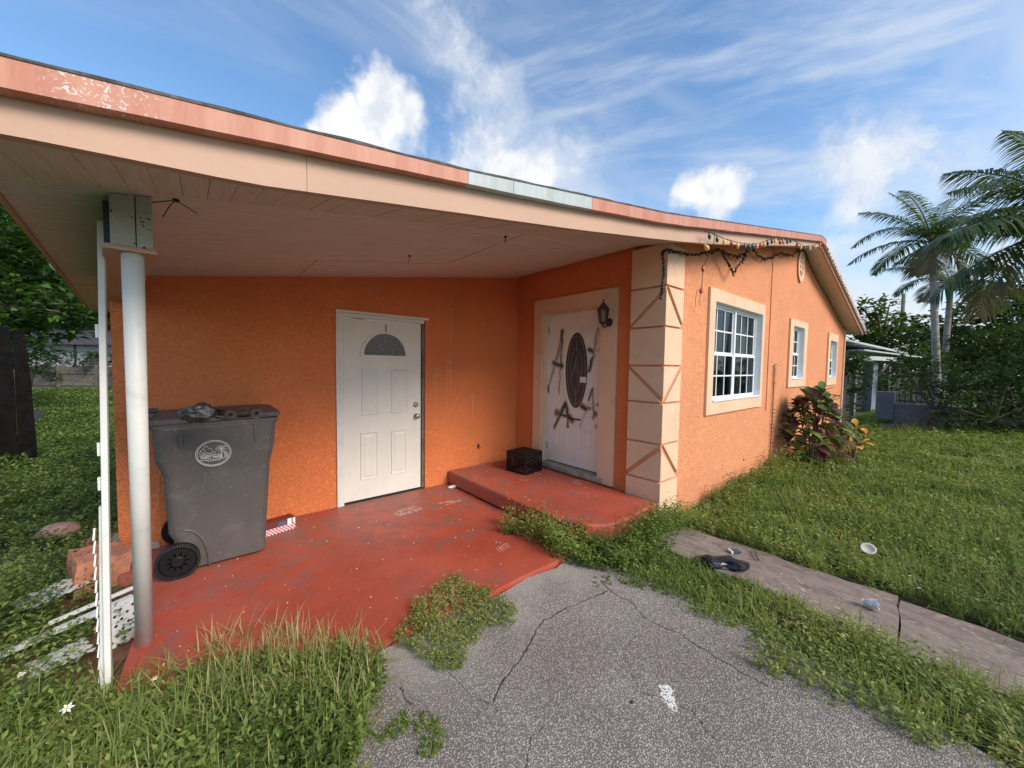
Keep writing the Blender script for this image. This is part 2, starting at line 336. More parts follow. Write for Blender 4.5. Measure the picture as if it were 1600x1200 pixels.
def asphalt_mat():
    m, t, b = newmat('exposed_aggregate_asphalt'); co = vm(t, 'MULTIPLY', objc(t), (1, 1, 0))
    v = nd(t, 'ShaderNodeTexVoronoi', {'Vector': co, 'Scale': 150.0, 'Randomness': 1.0})
    v2 = nd(t, 'ShaderNodeTexVoronoi', {'Vector': co, 'Scale': 260.0})
    s1 = nd(t, 'ShaderNodeSeparateXYZ', {0: v.outputs['Color']})
    stone = mixc(t, s1.outputs[0], (.38, .34, .305), (.72, .67, .60))
    stone = mixc(t, mr(t, s1.outputs[1], .28, .34), (.33, .295, .265), stone)
    edge = mr(t, v.outputs['Distance'], .30, .62)
    c = mixc(t, edge, stone, (.18, .16, .142))
    c = mixc(t, mth(t, 'MULTIPLY', mr(t, v2.outputs['Distance'], .32, .1), .25), c, (.42, .40, .385))
    big = nz(t, co, .9, 6, .6)
    c = mixc(t, mr(t, big, .3, .7), mixc(t, 1, c, (.74, .71, .70), 'MULTIPLY'), c)
    sx = nd(t, 'ShaderNodeSeparateXYZ', {0: co})
    sand = mth(t, 'MULTIPLY', mr(t, sx.outputs[1], -2.95, -2.35), mr(t, nz(t, co, 2.3, 5), .36, .6))   # grit washed against the slab
    c = mixc(t, mth(t, 'MULTIPLY', sand, .5), c, (.46, .42, .37))
    # branching cracks
    pts = [[(950, 925), (895, 945), (850, 968), (840, 982), (822, 1018), (800, 1040), (780, 1075), (770, 1100)], [(935, 905), (955, 925), (985, 940), (1005, 965), (1050, 985), (1100, 1015), (1150, 1045), (1200, 1075)],
           [(625, 1072), (642, 1100)], [(925, 1000), (955, 1025), (990, 1060)], [(990, 990), (975, 1030), (990, 1060)], [(870, 1120), (830, 1150), (820, 1200)], [(700, 1050), (740, 1090), (780, 1110)], [(1000, 1080), (1080, 1110), (1120, 1160)]]
    sg = []
    for k, pl in enumerate(pts):
        q = [P(x, y, 2, -.03) for x, y in pl]
        for i in range(len(q)-1): sg.append((q[i][0], q[i][1], q[i+1][0], q[i+1][1], .0065 if k < 3 else .004, .85 if k < 3 else .5))
    cr = mth(t, 'MULTIPLY', segmask(t, co, sg, co, .07), mr(t, nz(t, co, 24, 4), .32, .5, .25, 1))
    c = mixc(t, cr, c, (.022, .02, .02))
    st = P(1040, 1085, 2, -.03); st2 = P(1047, 1098, 2, -.03); st3 = P(1034, 1075, 2, -.03)
    wh = segmask(t, co, [(st[0], st[1], st2[0], st2[1], .05, 1), (st3[0], st3[1], st[0], st[1], .055, 1)], co, .16)
    c = mixc(t, mth(t, 'MULTIPLY', mr(t, wh, .25, .45), mr(t, nz(t, co, 75, 3), .40, .5)), c, (.8, .79, .76))
    setin(t, b, 'Base Color', c); b.inputs['Roughness'].default_value = .75
    bump(t, b, mth(t, 'SUBTRACT', mth(t, 'MULTIPLY', edge, -.6), mth(t, 'MULTIPLY', cr, 2.5)), .7, .006)
    return m
M['asphalt'] = asphalt_mat()
def path_mat():
    m, t, b = newmat('stained_old_concrete'); co = objc(t)
    n = nz(t, vm(t, 'MULTIPLY', co, (1.6, .7, 1)), 7, 9, .7, .5)
    c = mixc(t, mr(t, n, .35, .6), (.155, .120, .100), (.25, .205, .175))
    c = mixc(t, mth(t, 'MULTIPLY', mr(t, nz(t, vm(t, 'MULTIPLY', co, (2.4, 1, 1)), 17, 6, .65, .8), .56, .62), mr(t, nz(t, co, 1.8, 3), .42, .56)), c, (.42, .36, .30))
    setin(t, b, 'Base Color', c); b.inputs['Roughness'].default_value = .85; bump(t, b, n, .5, .02)
    return m
M['path'] = path_mat()
def soil_mat():
    m, t, b = newmat('soil_under_weeds'); co = objc(t)
    c = mixc(t, mr(t, nz(t, co, 3, 6), .4, .6), (.045, .055, .022), (.075, .085, .03))
    c = mixc(t, mr(t, nz(t, co, 11, 6, .7), .5, .66), c, (.085, .065, .045))
    setin(t, b, 'Base Color', c); b.inputs['Roughness'].default_value = .95; bump(t, b, nz(t, co, 20, 6), 1, .03)
    return m
M['soil'] = soil_mat()
def leafmat(name, cols, rough=.5, trans=.3, spec=.3):
    """cols: list of colours picked by each leaf's own random value"""
    m = bpy.data.materials.new(name); m.use_nodes = True; t = m.node_tree; t.nodes.clear()
    at = nd(t, 'ShaderNodeAttribute', attribute_name='rnd').outputs['Fac']
    r = nd(t, 'ShaderNodeValToRGB', {0: at}); e = r.color_ramp.elements
    while len(e) < len(cols): e.new(.5)
    for i, c in enumerate(cols): e[i].position = i/(len(cols)-1); e[i].color = tuple(c)+(1,)
    c = r.outputs[0]
    b = nd(t, 'ShaderNodeBsdfPrincipled', {'Base Color': c, 'Roughness': rough, 'Specular IOR Level': spec})
    tr = nd(t, 'ShaderNodeBsdfTranslucent', {0: mixc(t, 1, c, (1.3, 1.5, .6), 'MULTIPLY')})
    mx = nd(t, 'ShaderNodeMixShader', {0: trans, 1: b.outputs[0], 2: tr.outputs[0]})
    t.links.new(mx.outputs[0], nd(t, 'ShaderNodeOutputMaterial').inputs[0])
    return m
M['weed'] = leafmat('weed_leaves', [(.055, .09, .024), (.11, .165, .036), (.165, .235, .052), (.235, .30, .07), (.38, .35, .14)])
M['weed2'] = leafmat('bright_weed_leaves', [(.10, .17, .03), (.15, .23, .04), (.21, .27, .05)])
M['grass'] = leafmat('grass_blades', [(.12, .18, .04), (.20, .26, .06), (.30, .32, .11), (.48, .39, .21)], .6)
M['leafdark'] = leafmat('dark_foliage', [(.018, .035, .012), (.032, .062, .018), (.05, .09, .025), (.08, .125, .035)], .45)
M['leafmid'] = leafmat('mid_foliage', [(.03, .055, .016), (.055, .095, .024), (.085, .135, .035), (.13, .17, .05)], .5)
M['almond'] = leafmat('glossy_almond_leaves', [(.014, .03, .010), (.028, .062, .014), (.055, .115, .022), (.11, .20, .04)], .35, .3, .5)
M['palm'] = leafmat('palm_leaflets', [(.035, .062, .022), (.06, .10, .032), (.10, .14, .045), (.18, .19, .08)], .42, .3, .4)
M['palmdry'] = leafmat('dry_palm_leaflets', [(.09, .075, .045), (.17, .13, .08), (.12, .12, .05)], .6)
M['croton_d'] = simple('croton_maroon', (.085, .030, .030), .4, .5, 14, spec=.5)
M['croton_g'] = simple('croton_green', (.11, .18, .04), .4, .4, 14, spec=.5, dirt=16, dirtcol=(.22, .22, .04))
M['croton_y'] = simple('croton_yellow', (.62, .33, .05), .45, .3, 18, dirt=12, dirtcol=(.60, .14, .05))
def glass_mat(name, tint, refl=.9):
    m = bpy.data.materials.new(name); m.use_nodes = True; t = m.node_tree; t.nodes.clear()
    fr = nd(t, 'ShaderNodeFresnel', {0: 1.7}).outputs[0]
    mx = nd(t, 'ShaderNodeMixShader', {0: mth(t, 'MULTIPLY', fr, refl, clamp=True), 1: nd(t, 'ShaderNodeBsdfTransparent', {0: tuple(tint)+(1,)}).outputs[0], 2: nd(t, 'ShaderNodeBsdfGlossy', {0: (.9, .95, 1, 1), 1: .03}).outputs[0]})
    t.links.new(mx.outputs[0], nd(t, 'ShaderNodeOutputMaterial').inputs[0])
    return m
M['glass'] = glass_mat('window_glass', (.5, .55, .55), .3)
m_, t_, b_ = newmat('dark_leaded_glass'); co_ = objc(t_)
setin(t_, b_, 'Base Color', mixc(t_, nz(t_, co_, 30, 3), (.05, .05, .052), (.085, .082, .08))); b_.inputs['Roughness'].default_value = .12; bump(t_, b_, nz(t_, co_, 90, 3), .3, .004); M['leaded'] = m_
M['curtain'] = simple('pale_curtain', (.45, .44, .42), .9, .2, 5)
# ------------------------------------------------------------------ ground
g = MB(); g.add([(-160, -160, -.10), (220, -160, -.10), (220, 220, -.10), (-160, 220, -.10)], [(0, 1, 2, 3)])
g.build('ground', M['soil'], kind='structure')
def sheet(name, poly, z, mat, thick=.12, jit=.0, **tg):
    pts = []
    for i in range(len(poly)):
        a = Vector(poly[i]); b = Vector(poly[(i+1) % len(poly)]); n = max(1, int((b-a).length/.12)) if jit else 1
        for k in range(n):
            p = a.lerp(b, k/n)
            if jit: q = mnoise.noise_vector(Vector((p.x*5, p.y*5, 3)))*jit; p = p+Vector((q.x, q.y))
            pts.append((p.x, p.y, z-thick))
    return MB().prism(pts, (0, 0, 0), (0, 0, thick)).build(name, mat, kind='structure', **tg)
sheet('driveway', [(-1.3, -8), (1.15, -8), (1.30, -4.6), (1.35, -3.7), (1.40, -3.1), (1.3, -2.6), (1.2, -2.265), (-.45, -2.265), (-.9, -2.6)], -.03, M['asphalt'], .1, .05, label='grey exposed aggregate driveway with cracks in front of the porch')
sheet('porch_floor', [(-1.53, -1.78), (-1.1, -1.98), (-.55, -2.20), (-.4, -2.25), (1.16, -2.25), (1.28, -1.9), (1.28, -.005), (-1.66, -.005), (-1.66, -.42), (-1.47, -.46), (-1.50, -1.3)], 0, M['floor'], .16, .012, label='red painted concrete porch floor')
pf = MB().prism([(x, y, 0) for x, y in [(1.285, -.008), (1.285, -1.62), (1.31, -1.95), (1.40, -2.22), (1.56, -2.34), (1.9, -2.36), (2.40, -2.33), (2.40, -.008)]], (0, 0, 0), (0, 0, .17)).build('porch_step', M['floor'], bevel=.02, kind='structure', label='raised red painted concrete step before the front door')
yy = [-2.50, -4.11, -6.9]
for i in range(2):
    a, b = yy[i], yy[i+1]+.012
    sheet('path_slab', [(1.9, b), (2.60+.03*(i % 2), b+.05*(i == 0)), (2.56, a+.05*i), (1.98 if i == 0 else 1.9, a)], -.05-.006*(i % 2), M['path'], .1, .05)
sheet('verge_soil', [(1.0, -2.5), (2.1, -2.45), (2.1, -8), (1.0, -8)], -.068, M['soil'], .03)
c0 = P(1400, 675, 2, -.09)
sheet('bare_soil_patch', [(12.6, -3.0), (14.9, -2.6), (16.3, -3.3), (17, -4.6), (14.6, -4.6), (13.0, -4.0)], -.085, M['dirt'], .02, .2)
sheet('bare_soil_patch', [(-1.5, -2.2), (-1.5, -.4), (-1.9, -.2), (-2.15, -.7), (-1.95, -1.5), (-1.8, -2.2)], -.08, M['reddirt'], .02, .06)
# ------------------------------------------------------------------ house
H = empty('orange_house', (0, 0, 0), 0, 'orange stucco bungalow with white doors, cream corner quoins and a sloping porch roof', 'house')
def ceilz(x):
    if x < 2.45: return 2.475+.156*x
    if x < 7.35: return 2.857+(x-2.45)*.190
    return 3.788-(x-7.35)*.252
def wall(name, ax, a0, a1, pl, th, zb, zt, ops, mat, extra=()):
    """wall in plane axis pl (outer face) running along axis ax; th = signed thickness; ops = (a0,a1,z0,z1)"""
    xs = sorted(set([a0, a1]+[v for o in ops for v in o[:2]]+list(extra))); zs = sorted(set([zb]+[v for o in ops for v in o[2:]]))
    mb = MB()
    def pt(a, d, z): return (a, pl+d, z) if ax == 0 else (pl+d, a, z)
    for i in range(len(xs)-1):
        l, r = xs[i], xs[i+1]; cx = (l+r)/2
        for j in range(len(zs)):
            z0 = zs[j]; last = j == len(zs)-1; z1 = None if last else zs[j+1]; cz = z0+.001
            if any(o[0] <= cx <= o[1] and o[2] <= cz < o[3] for o in ops): continue
            zl, zr = (zt(l), zt(r)) if last else (z1, z1)
            for d in (0, th): mb.add([pt(l, d, z0), pt(r, d, z0), pt(r, d, zr), pt(l, d, zl)], [(0, 1, 2, 3)])
    for o in ops:
        l, r, z0, z1 = o
        for q in ([(l, z0), (l, z1)], [(r, z0), (r, z1)], [(l, z0), (r, z0)], [(l, z1), (r, z1)]):
            (p, zp), (s, zs_) = q; mb.add([pt(p, 0, zp), pt(s, 0, zs_), pt(s, th, zs_), pt(p, th, zp)], [(0, 1, 2, 3)])
    for a in (a0, a1): mb.add([pt(a, 0, zb), pt(a, th, zb), pt(a, th, zt(a)), pt(a, 0, zt(a))], [(0, 1, 2, 3)])
    return mb.build(name, mat, H)
WP = -2.315   # gable wall face
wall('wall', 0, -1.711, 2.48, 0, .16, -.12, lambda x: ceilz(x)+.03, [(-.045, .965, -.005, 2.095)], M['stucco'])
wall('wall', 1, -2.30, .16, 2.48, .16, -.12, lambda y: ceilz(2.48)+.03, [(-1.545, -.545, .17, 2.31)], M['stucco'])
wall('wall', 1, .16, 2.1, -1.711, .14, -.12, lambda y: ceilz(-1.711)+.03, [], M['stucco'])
def rect(px0, py0, px1, py1, pl=-2.34):
    a = P(px0, py0, 1, pl); b = P(px1, py1, 1, pl); return a, b
WINS = []
for (tl, tr, bl, br) in (((1118.7, 468.3), (1191.7, 492.7), (1112.3, 626), (1186.7, 621.7)), ((1241, 508), (1257.5, 513.5), (1236, 593.5), (1253.5, 592)), ((1298.5, 531.5), (1308.5, 534.5), (1294.5, 590.5), (1305, 590.5))):
    q = [P(x, y, 1, -2.34) for x, y in (tl, tr, bl, br)]
    WINS.append(((q[0][0]+q[2][0])/2, (q[1][0]+q[3][0])/2, (q[2][2]+q[3][2])/2, (q[0][2]+q[1][2])/2))
wall('wall', 0, 2.48, 11.88, WP, .16, -.12, lambda x: ceilz(x)+.03, WINS, M['stucco_gable'], (7.35,))
wall('wall', 1, WP+.16, 8, 11.88, -.14, -.12, lambda y: ceilz(11.88)+.03, [], M['stucco_gable'])
# back rooms so that the windows look into dark interior
b = MB(); b.box((2.66, 1.2, -.1), (11.7, 1.3, 2.6)); b.build('back_wall', M['floor_in'], H)
b = MB(); b.box((2.66, -2.14, -.12), (11.7, 1.19, -.02)); b.build('inner_floor', M['floor_in'], H)
b = MB(); b.box((6.0, -2.14, -.02), (6.1, 1.19, 2.6)); b.build('inner_wall', M['floor_in'], H)
b = MB(); b.box((-1.56, 2.0, -.1), (2.64, 2.1, 2.1)); b.build('back_wall', M['stucco'], H)
# concrete footing bare at the left corner
MB().box((-1.72, -.03, -.14), (-1.47, -.004, .05)).build('footing', M['conc'], H, bevel=.01)
# roof
_s = lambda pts, y: tuple(zip(*[(float(P(a, b, 1, y)[0]), float(P(a, b, 1, y)[2])) for a, b in pts]))
FB = _s([(0, 207.5), (400, 288.3), (900, 358.3), (1040, 375), (1110, 381), (1281, 385)], -2.615)
FT = _s([(0, 85), (400, 184), (720, 263.5), (900, 302), (1040, 332.5), (1284, 368.3)], -2.665)
FL = _s([(0, 135), (400, 217.5), (720, 285), (900, 322), (1040, 349), (1284, 377)], -2.665)
EX0, EX1 = -1.66, -2.12
def roofslab(x0, x1, y0, y1, z0f, th, name, mat, skew=None):
    n = 2; mb = MB()
    v = []
    for y in (y0, y1):
        for x in (x0, x1):
            xx = x+(skew*(y-y0)/(y1-y0) if skew and x == x0 else 0)
            v += [(xx, y, z0f(xx)), (xx, y, z0f(xx)+th)]
    mb.add(v, [(0, 2, 3, 1), (4, 5, 7, 6), (0, 1, 5, 4), (2, 6, 7, 3), (0, 4, 6, 2), (1, 3, 7, 5)])
    return mb.build(name, mat, H)
ctop = lambda x: ceilz(x)+.035
roofslab(EX0, 2.45, -2.60, 2.35, ctop, .035, 'roof', M['roof'], EX1-EX0)
roofslab(2.45, 7.35, -2.60, 8.1, ctop, .045, 'roof', M['roof'])
roofslab(7.35, 12.35, -2.60, 8.1, ctop, .045, 'roof', M['roof'])
# ceiling panels of the porch, with open joints
bx = [EX0-.04, -.42, .80, 2.44]; by = [-2.02, -.8, .42, 2.3]
for i in range(3):
    for j in range(3):
        x0, x1 = bx[i]+.002, bx[i+1]-.002; y0, y1 = by[j]+.002, by[j+1]-.002
        if j > 1 and i > 0: continue
        k0 = (EX1-EX0)*(y0+2.6)/4.95 if i == 0 else 0; k1 = (EX1-EX0)*(y1+2.6)/4.95 if i == 0 else 0
        zz_ = lambda x: ceilz(x)+.003*((i+j) % 2)
        MB().prism([(x0+k0, y0, zz_(x0+k0)), (x1, y0, zz_(x1)), (x1, y1, zz_(x1)), (x0+k1, y1, zz_(x0+k1))], (0, 0, 0), (0, 0, .03)).build('ceiling_panel', M['ceil'], H)
# rake boards under the front edge of the roof
x = EX0-.06; k = 0
while x < 2.40:
    x1 = min(x+.082, 2.44); zf = fz = lambda q: np.interp(q, FB[0], FB[1])
    d = RS.uniform(-.0012, .0012)
    MB().prism([(x+.0008, -2.575, fz(x)+d+.02), (x1-.0008, -2.575, fz(x1)+d+.02), (x1-.0008, -2.025, ceilz(x1)+d-.004), (x+.0008, -2.025, ceilz(x)+d-.004)], (0, 0, 0), (0, 0, .02)).build('soffit_board', M['board'], H)
    x = x1
# front fascia, flashing and roofing edge follow the measured line of the roof
def lin(T, x): return float(np.interp(x, T[0], T[1])) if x >= T[0][0] else T[1][0]+(x-T[0][0])*.13
def strip(xs, y0, y1, lo, hi, name, mat, wob=0, **tg):
    mb = MB(); v = []
    for i, x in enumerate(xs):
        w_ = mnoise.noise(Vector((x*3, 0, 1)))*wob
        v += [(x, y0, lo(x)+w_), (x, y1, lo(x)+w_), (x, y1, hi(x)+w_), (x, y0, hi(x)+w_)]
    n = len(xs); f = [(0, 1, 2, 3), (4*n-4, 4*n-1, 4*n-2, 4*n-3)]
    for i in range(n-1):
        for k in range(4): f.append((4*i+k, 4*i+(k+1) % 4, 4*i+4+(k+1) % 4, 4*i+4+k))
    mb.add(v, f); return mb.build(name, mat, H, **tg)
def frange(a, b, s): n = max(2, int(abs(b-a)/s)+1); return list(np.linspace(a, b, n))
for a, b_ in ((EX0, -.86), (-.8585, 2.0), (2.0015, 4.6), (4.604, 7.35)):
    strip(frange(a, b_, .12), -2.615, -2.578, lambda x: lin(FB, x), lambda x: lin(FT, x)-.045, 'fascia', M['fascia'], .003)
fh = .092
for a, b_, mt in ((EX0-.015, -.16, 'flash'), (-.158, .13, 'flash_alu'), (.133, .80, 'flash_alu'), (.802, 4.2, 'flash'), (4.203, 7.38, 'flash')):
    strip(frange(a, b_, .1), -2.665, -2.617, lambda x: lin(FL, x), lambda x: lin(FT, x), 'roof_flashing', M[mt], .005, **({'label': 'bare pale aluminium flashing length'} if mt == 'flash_alu' else {}))
mb = MB()
xs_ = frange(EX0, 7.38, .03); vv_ = []
for i, x in enumerate(xs_):
    h = .001+.011*(.5+.5*mnoise.noise(Vector((x*5, 3, 0)))); yv = -2.668
    vv_ += [(x, yv, lin(FT, x)-.003), (x, -2.40, lin(FT, x)-.003), (x, -2.40, lin(FT, x)+h), (x, yv, lin(FT, x)+h)]
mb.add(vv_, [(4*i+k, 4*i+(k+1) % 4, 4*i+4+(k+1) % 4, 4*i+4+k) for i in range(len(xs_)-1) for k in range(4)])
mb.build('roofing_edge', M['roof'], H, kind='stuff')
# eave board at the far left
MB().prism([(EX0-.05, -2.61, 2.195), (EX0-.05, -2.61, 2.27), (EX1-.05, 2.36, 2.20), (EX1-.05, 2.36, 2.135)], (0, 0, 0), (.02, 0, 0)).build('eave_board', M['fascia'], H)
# right rake
rz0 = lambda x: lin(FB, 7.35)-(x-7.35)*.245; rz1 = lambda x: lin(FT, 7.35)-(x-7.35)*.235
strip(frange(7.354, 12.37, .3), -2.615, -2.578, rz0, lambda x: rz1(x)-.05, 'fascia', M['fascia'])
strip(frange(7.384, 12.39, .3), -2.665, -2.617, lambda x: rz1(x)-.085, rz1, 'roof_flashing', simple('pale_old_flashing', (.60, .50, .46), .5, .1), label='pale flashing on the right slope')
for a, b_, f0 in ((2.45, 7.35, lambda x: lin(FB, x)), (7.35, 12.35, rz0)):
    xs = frange(a, b_, .6); mb = MB(); v = []
    for x in xs: v += [(x, -2.576, f0(x)+.02), (x, WP+.02, ceilz(x)-.002), (x, WP+.02, ceilz(x)+.02), (x, -2.576, f0(x)+.04)]
    f = []
    for i in range(len(xs)-1):
        for k in range(4): f.append((4*i+k, 4*i+(k+1) % 4, 4*i+4+(k+1) % 4, 4*i+4+k))
    mb.add(v, f).build('soffit', M['ceil'], H)
MB().box((12.0, -2.57, 2.58), (12.35, 8, 2.60)).build('soffit', M['ceil'], H)
MB().box((12.352, -2.6, 2.56), (12.37, 8.1, 2.76)).build('fascia', M['fascia'], H)
# small triangular filler above the pier where soffit boards meet the wall
# corner pier with raised blocks
def zcor(py): return float(P(1036-.022*(py-394), py, 1, -2.34)[2])
gz = [zcor(v) for v in (443.5, 508.7, 571.5, 631.3, 696.5, 755.5)]
yl, yc, xc, xr = -1.94, -2.345, 2.418, 2.785
MB().box((xc+.022, yc+.022, -.12), (2.475, yl, ceilz(2.45)-.03)).box((2.475, yc+.022, -.12), (xr, WP-.001, ceilz(2.45)+.03)).build('pier_core', M['groove'], H)
gw = .010
def lface(poly): return [(xc, y, z) for y, z in poly]
def fface(poly): return [(x, yc, z) for x, z in poly]
def block(poly, n): MB().prism(poly, (0, 0, 0), n).build('quoin_block', M['trim'], H, bevel=.004)
zt = ceilz(2.45)-.035
bands = [(gz[0], zt, 0), (gz[1], gz[0], 1), (gz[2], gz[1], 0), (gz[3], gz[2], 2), (gz[4], gz[3], 0), (gz[5], gz[4], 1), (-.10, gz[5], 0)]
LT, FTk = (.0225, 0, 0), (0, .0225, 0)
for z0, z1, kind in bands:
    a, b_ = z0+gw, z1-gw
    if kind == 0:
        mb = MB(); mb.add([(xc, yl, a), (xc, yc, a), (xr, yc, a), (xr, yc+.0225, a), (xc+.0225, yc+.0225, a), (xc+.0225, yl, a), (xc, yl, b_), (xc, yc, b_), (xr, yc, b_), (xr, yc+.0225, b_), (xc+.0225, yc+.0225, b_), (xc+.0225, yl, b_)],
               [(0, 1, 7, 6), (1, 2, 8, 7), (2, 3, 9, 8), (3, 4, 10, 9), (4, 5, 11, 10), (5, 0, 6, 11), (0, 5, 4, 1), (1, 4, 3, 2), (6, 7, 10, 11), (7, 8, 9, 10)])
        mb.build('quoin_block', M['trim'], H, bevel=.004); continue
    s = .034
    if kind == 1:   # apex at the corner above
        block(lface([(yl-.02, a), (yc+.0, a), (yc, b_-.035)]), LT); block(lface([(yl, a+s), (yl, b_), (yc+.03, b_)]), LT)
        block(fface([(xc+.023, a), (xr-.03, a), (xc+.023, b_-.06)]), FTk); block(fface([(xr, a+s), (xr, b_), (xc+.045, b_)]), FTk)
    else:
        block(lface([(yl, a), (yc+.03, a), (yl, b_-s)]), LT); block(lface([(yc, a+.035), (yc, b_), (yl-.02, b_)]), LT)
        block(fface([(xr, a), (xc+.045, a), (xr, b_-s)]), FTk); block(fface([(xc+.023, a+.05), (xc+.023, b_), (xr-.03, b_)]), FTk)
# right corner strip of gable wall
MB().box((11.80, -2.345, -.1), (11.90, WP-.001, 2.60)).build('corner_trim', M['trim'], H)
# windows
def window(k, cols, sash2=True):
    x0, x1, z0, z1 = WINS[k]; o = [(3.4546, 5.4257, .991, 2.5243), (6.8044, 7.9847, 1.2396, 2.4644), (9.8908, 10.94, 1.2054, 2.4229)][k]
    yb, yf = WP, -2.345
    mb = MB(); X0, X1, Z0, Z1 = o
    mb.box((X0, yf, Z0), (x0, WP-.001, Z1)).box((x1, yf, Z0), (X1, WP-.001, Z1)).box((x0, yf, Z0), (x1, WP-.001, z0)).box((x0, yf, z1), (x1, WP-.001, Z1))
    mb.build('window_surround', M['trim'], H)
    yw = -2.245   # window plane
    fr = MB(); t_ = .035
    fr.box((x0+.001, yw-.02, z0+.001), (x0+t_, yw+.05, z1-.001)).box((x1-t_, yw-.02, z0+.001), (x1-.001, yw+.05, z1-.001)).box((x0+t_, yw-.02, z0+.001), (x1-t_, yw+.05, z0+t_)).box((x0+t_, yw-.02, z1-t_), (x1-t_, yw+.05, z1-.001))
    zm = (z0+z1)/2-.01
    units = 2 if cols > 3 else 1
    W = (x1-x0-2*t_)
    f = fr.build('window', M['vinyl'], H, bevel=.003)
    for u in range(units):
        a = x0+t_+W*u/units; b_ = x0+t_+W*(u+1)/units
        if u: MB().box((a-.022, yw-.025, z0+t_), (a+.022, yw+.04, z1-t_)).build('mullion', M['vinyl'], f); a += .022
        if u < units-1: b_ -= .022
        for (s0, s1, yy_) in ((zm, z1-t_, yw+.012), (z0+t_, zm, yw-.008)):
            sm = MB(); st = .024
            sm.box((a, yy_-.012, s0), (a+st, yy_+.012, s1)).box((b_-st, yy_-.012, s0), (b_, yy_+.012, s1)).box((a+st, yy_-.012, s0), (b_-st, yy_+.012, s0+st)).box((a+st, yy_-.012, s1-st), (b_-st, yy_+.012, s1))
            sm.build('sash', M['vinyl'], f)
            pa, pb, p0, p1 = a+st, b_-st, s0+st, s1-st; mw = .009
            mm = MB()
            for c in (1, 2): xx = pa+(pb-pa)*c/3; mm.box((xx-mw, yy_-.009, p0), (xx+mw, yy_+.004, p1))
            zz2 = (p0+p1)/2
            for c in range(3): mm.box((pa+(pb-pa)*c/3+(mw if c else 0), yy_-.009, zz2-mw), (pa+(pb-pa)*(c+1)/3-(mw if c < 2 else 0), yy_+.004, zz2+mw))
            mm.build('muntin_grid', M['vinyl'], f)
            for c in range(3):
                for r in range(2):
                    MB().box((pa+(pb-pa)*c/3+(mw if c else 0), yy_-.003, p0+(p1-p0)*r/2+(mw if r else 0)), (pa+(pb-pa)*(c+1)/3-(mw if c < 2 else 0), yy_+.001, p0+(p1-p0)*(r+1)/2-(mw if not r else 0))).build('pane', M['glass'], f)
    # white lining of the opening
    lm = MB(); lm.box((x1-.004, -2.343, z0), (x1+.0, yw-.021, z1)).box((x0, -2.343, z0), (x0+.004, yw-.021, z1)).box((x0+.004, -2.343, z0), (x1-.004, yw-.021, z0+.004)).box((x0+.004, -2.343, z1-.004), (x1-.004, yw-.021, z1))
    lm.build('lining', M['vinyl'], f)
    MB().box((x0+.01, -2.36, z0+.005), (x1-.01, yw-.021, z0+.022)).build('sill', M['vinyl'], f, bevel=.004)
    # curtain, folded
    cm = MB(); n = 24; ca, cb = (x1-.17*(x1-x0), x1+.05) if k == 0 else (x0-.05, x1+.05)
    v = []
    for i in range(n+1): xx = ca+(cb-ca)*i/n; yq = -2.10+.018*math.sin(i*1.9); v += [(xx, yq, z0-.1), (xx, yq, z1+.1)]
    cm.add(v, [(2*i, 2*i+2, 2*i+3, 2*i+1) for i in range(n)]).build('curtain', M['curtain'], f)
    return f
window(0, 6); window(1, 3); window(2, 3)
# joint in the gable wall, plaque
MB().bar((5.74, WP-.004, .9), (5.74, WP-.004, 3.44), .018, .012, (1, 0, 0)).build('conduit', M['groove'], H)
pc = P(1250, 415, 1, WP); mb = MB(); mb.lathe([(.001, 0), (.30, 0), (.33, .012), (.33, .03), (.27, .035), (.25, .022), (.001, .022)], (0, 0, 0), 28, Matrix.Rotation(math.pi/2, 3, 'X').to_4x4())
mb.v = [(x*.62+pc[0], y+WP-.001, z*.86+pc[2]-.02) for x, y, z in mb.v]
pq = mb.build('plaque', M['trim'], H, label='oval cream plaque under the gable')
mb = MB()
for i in range(8):
    a = i*math.pi/4; mb.lathe([(.001, 0), (.05, 0), (.03, .02), (.001, .022)], (math.cos(a)*.085+pc[0], WP-.022, math.sin(a)*.13+pc[2]-.02), 8, Matrix.Rotation(math.pi/2, 3, 'X').to_4x4())
mb.build('rosette', M['fascia'], pq)
# ---- left door (six foot eight slab)
dA = door_mat('scuffed_white_door', (.76, .73, .65), None, 0, (.52, .50, .45))
yd = .012
D = MB().box((.003, yd, .022), (.911, yd+.044, 2.05)).build('door', dA, H, bevel=.003, label='scuffed white panel door with a half-round fanlight')
def pA(px, py): q = P(500+px/3.332, 460+py/3.332, 1, yd); return q[0], q[2]
def panel(o, x0, x1, z0, z1, y, mat, d=1, ax=0, name='door_panel'):
    """raised moulding ring with a raised field, on plane y (front towards -d)"""
    def f(a, dd, z): return (a, y-d*dd, z) if ax == 0 else (y-d*dd, a, z)
    mb = MB(); w_ = .016
    prof = [(0, .0005), (.006, .009), (w_, .002), (.032, .0015), (.05, .008)]
    rings = []
    for ins, h in prof: rings.append([f(x0+ins, h, z0+ins), f(x1-ins, h, z0+ins), f(x1-ins, h, z1-ins), f(x0+ins, h, z1-ins)])
    fs = [(4*i+k, 4*i+(k+1) % 4, 4*i+4+(k+1) % 4, 4*i+4+k) for i in range(len(prof)-1) for k in range(4)]+[tuple(4*(len(prof)-1)+k for k in range(4))]
    mb.add([p for r in rings for p in r], fs).build(name, mat, o)
for (a, b_, c, d_) in ((215, 387, 303, 627), (370, 390, 455, 617), (210, 717, 300, 962), (370, 705, 448, 930)):
    p = pA(a, b_); q = pA(c, d_); r_ = pA(a, d_); s_ = pA(c, b_); panel(D, (p[0]+r_[0])/2, (q[0]+s_[0])/2, (q[1]+r_[1])/2, (p[1]+s_[1])/2, yd, dA)
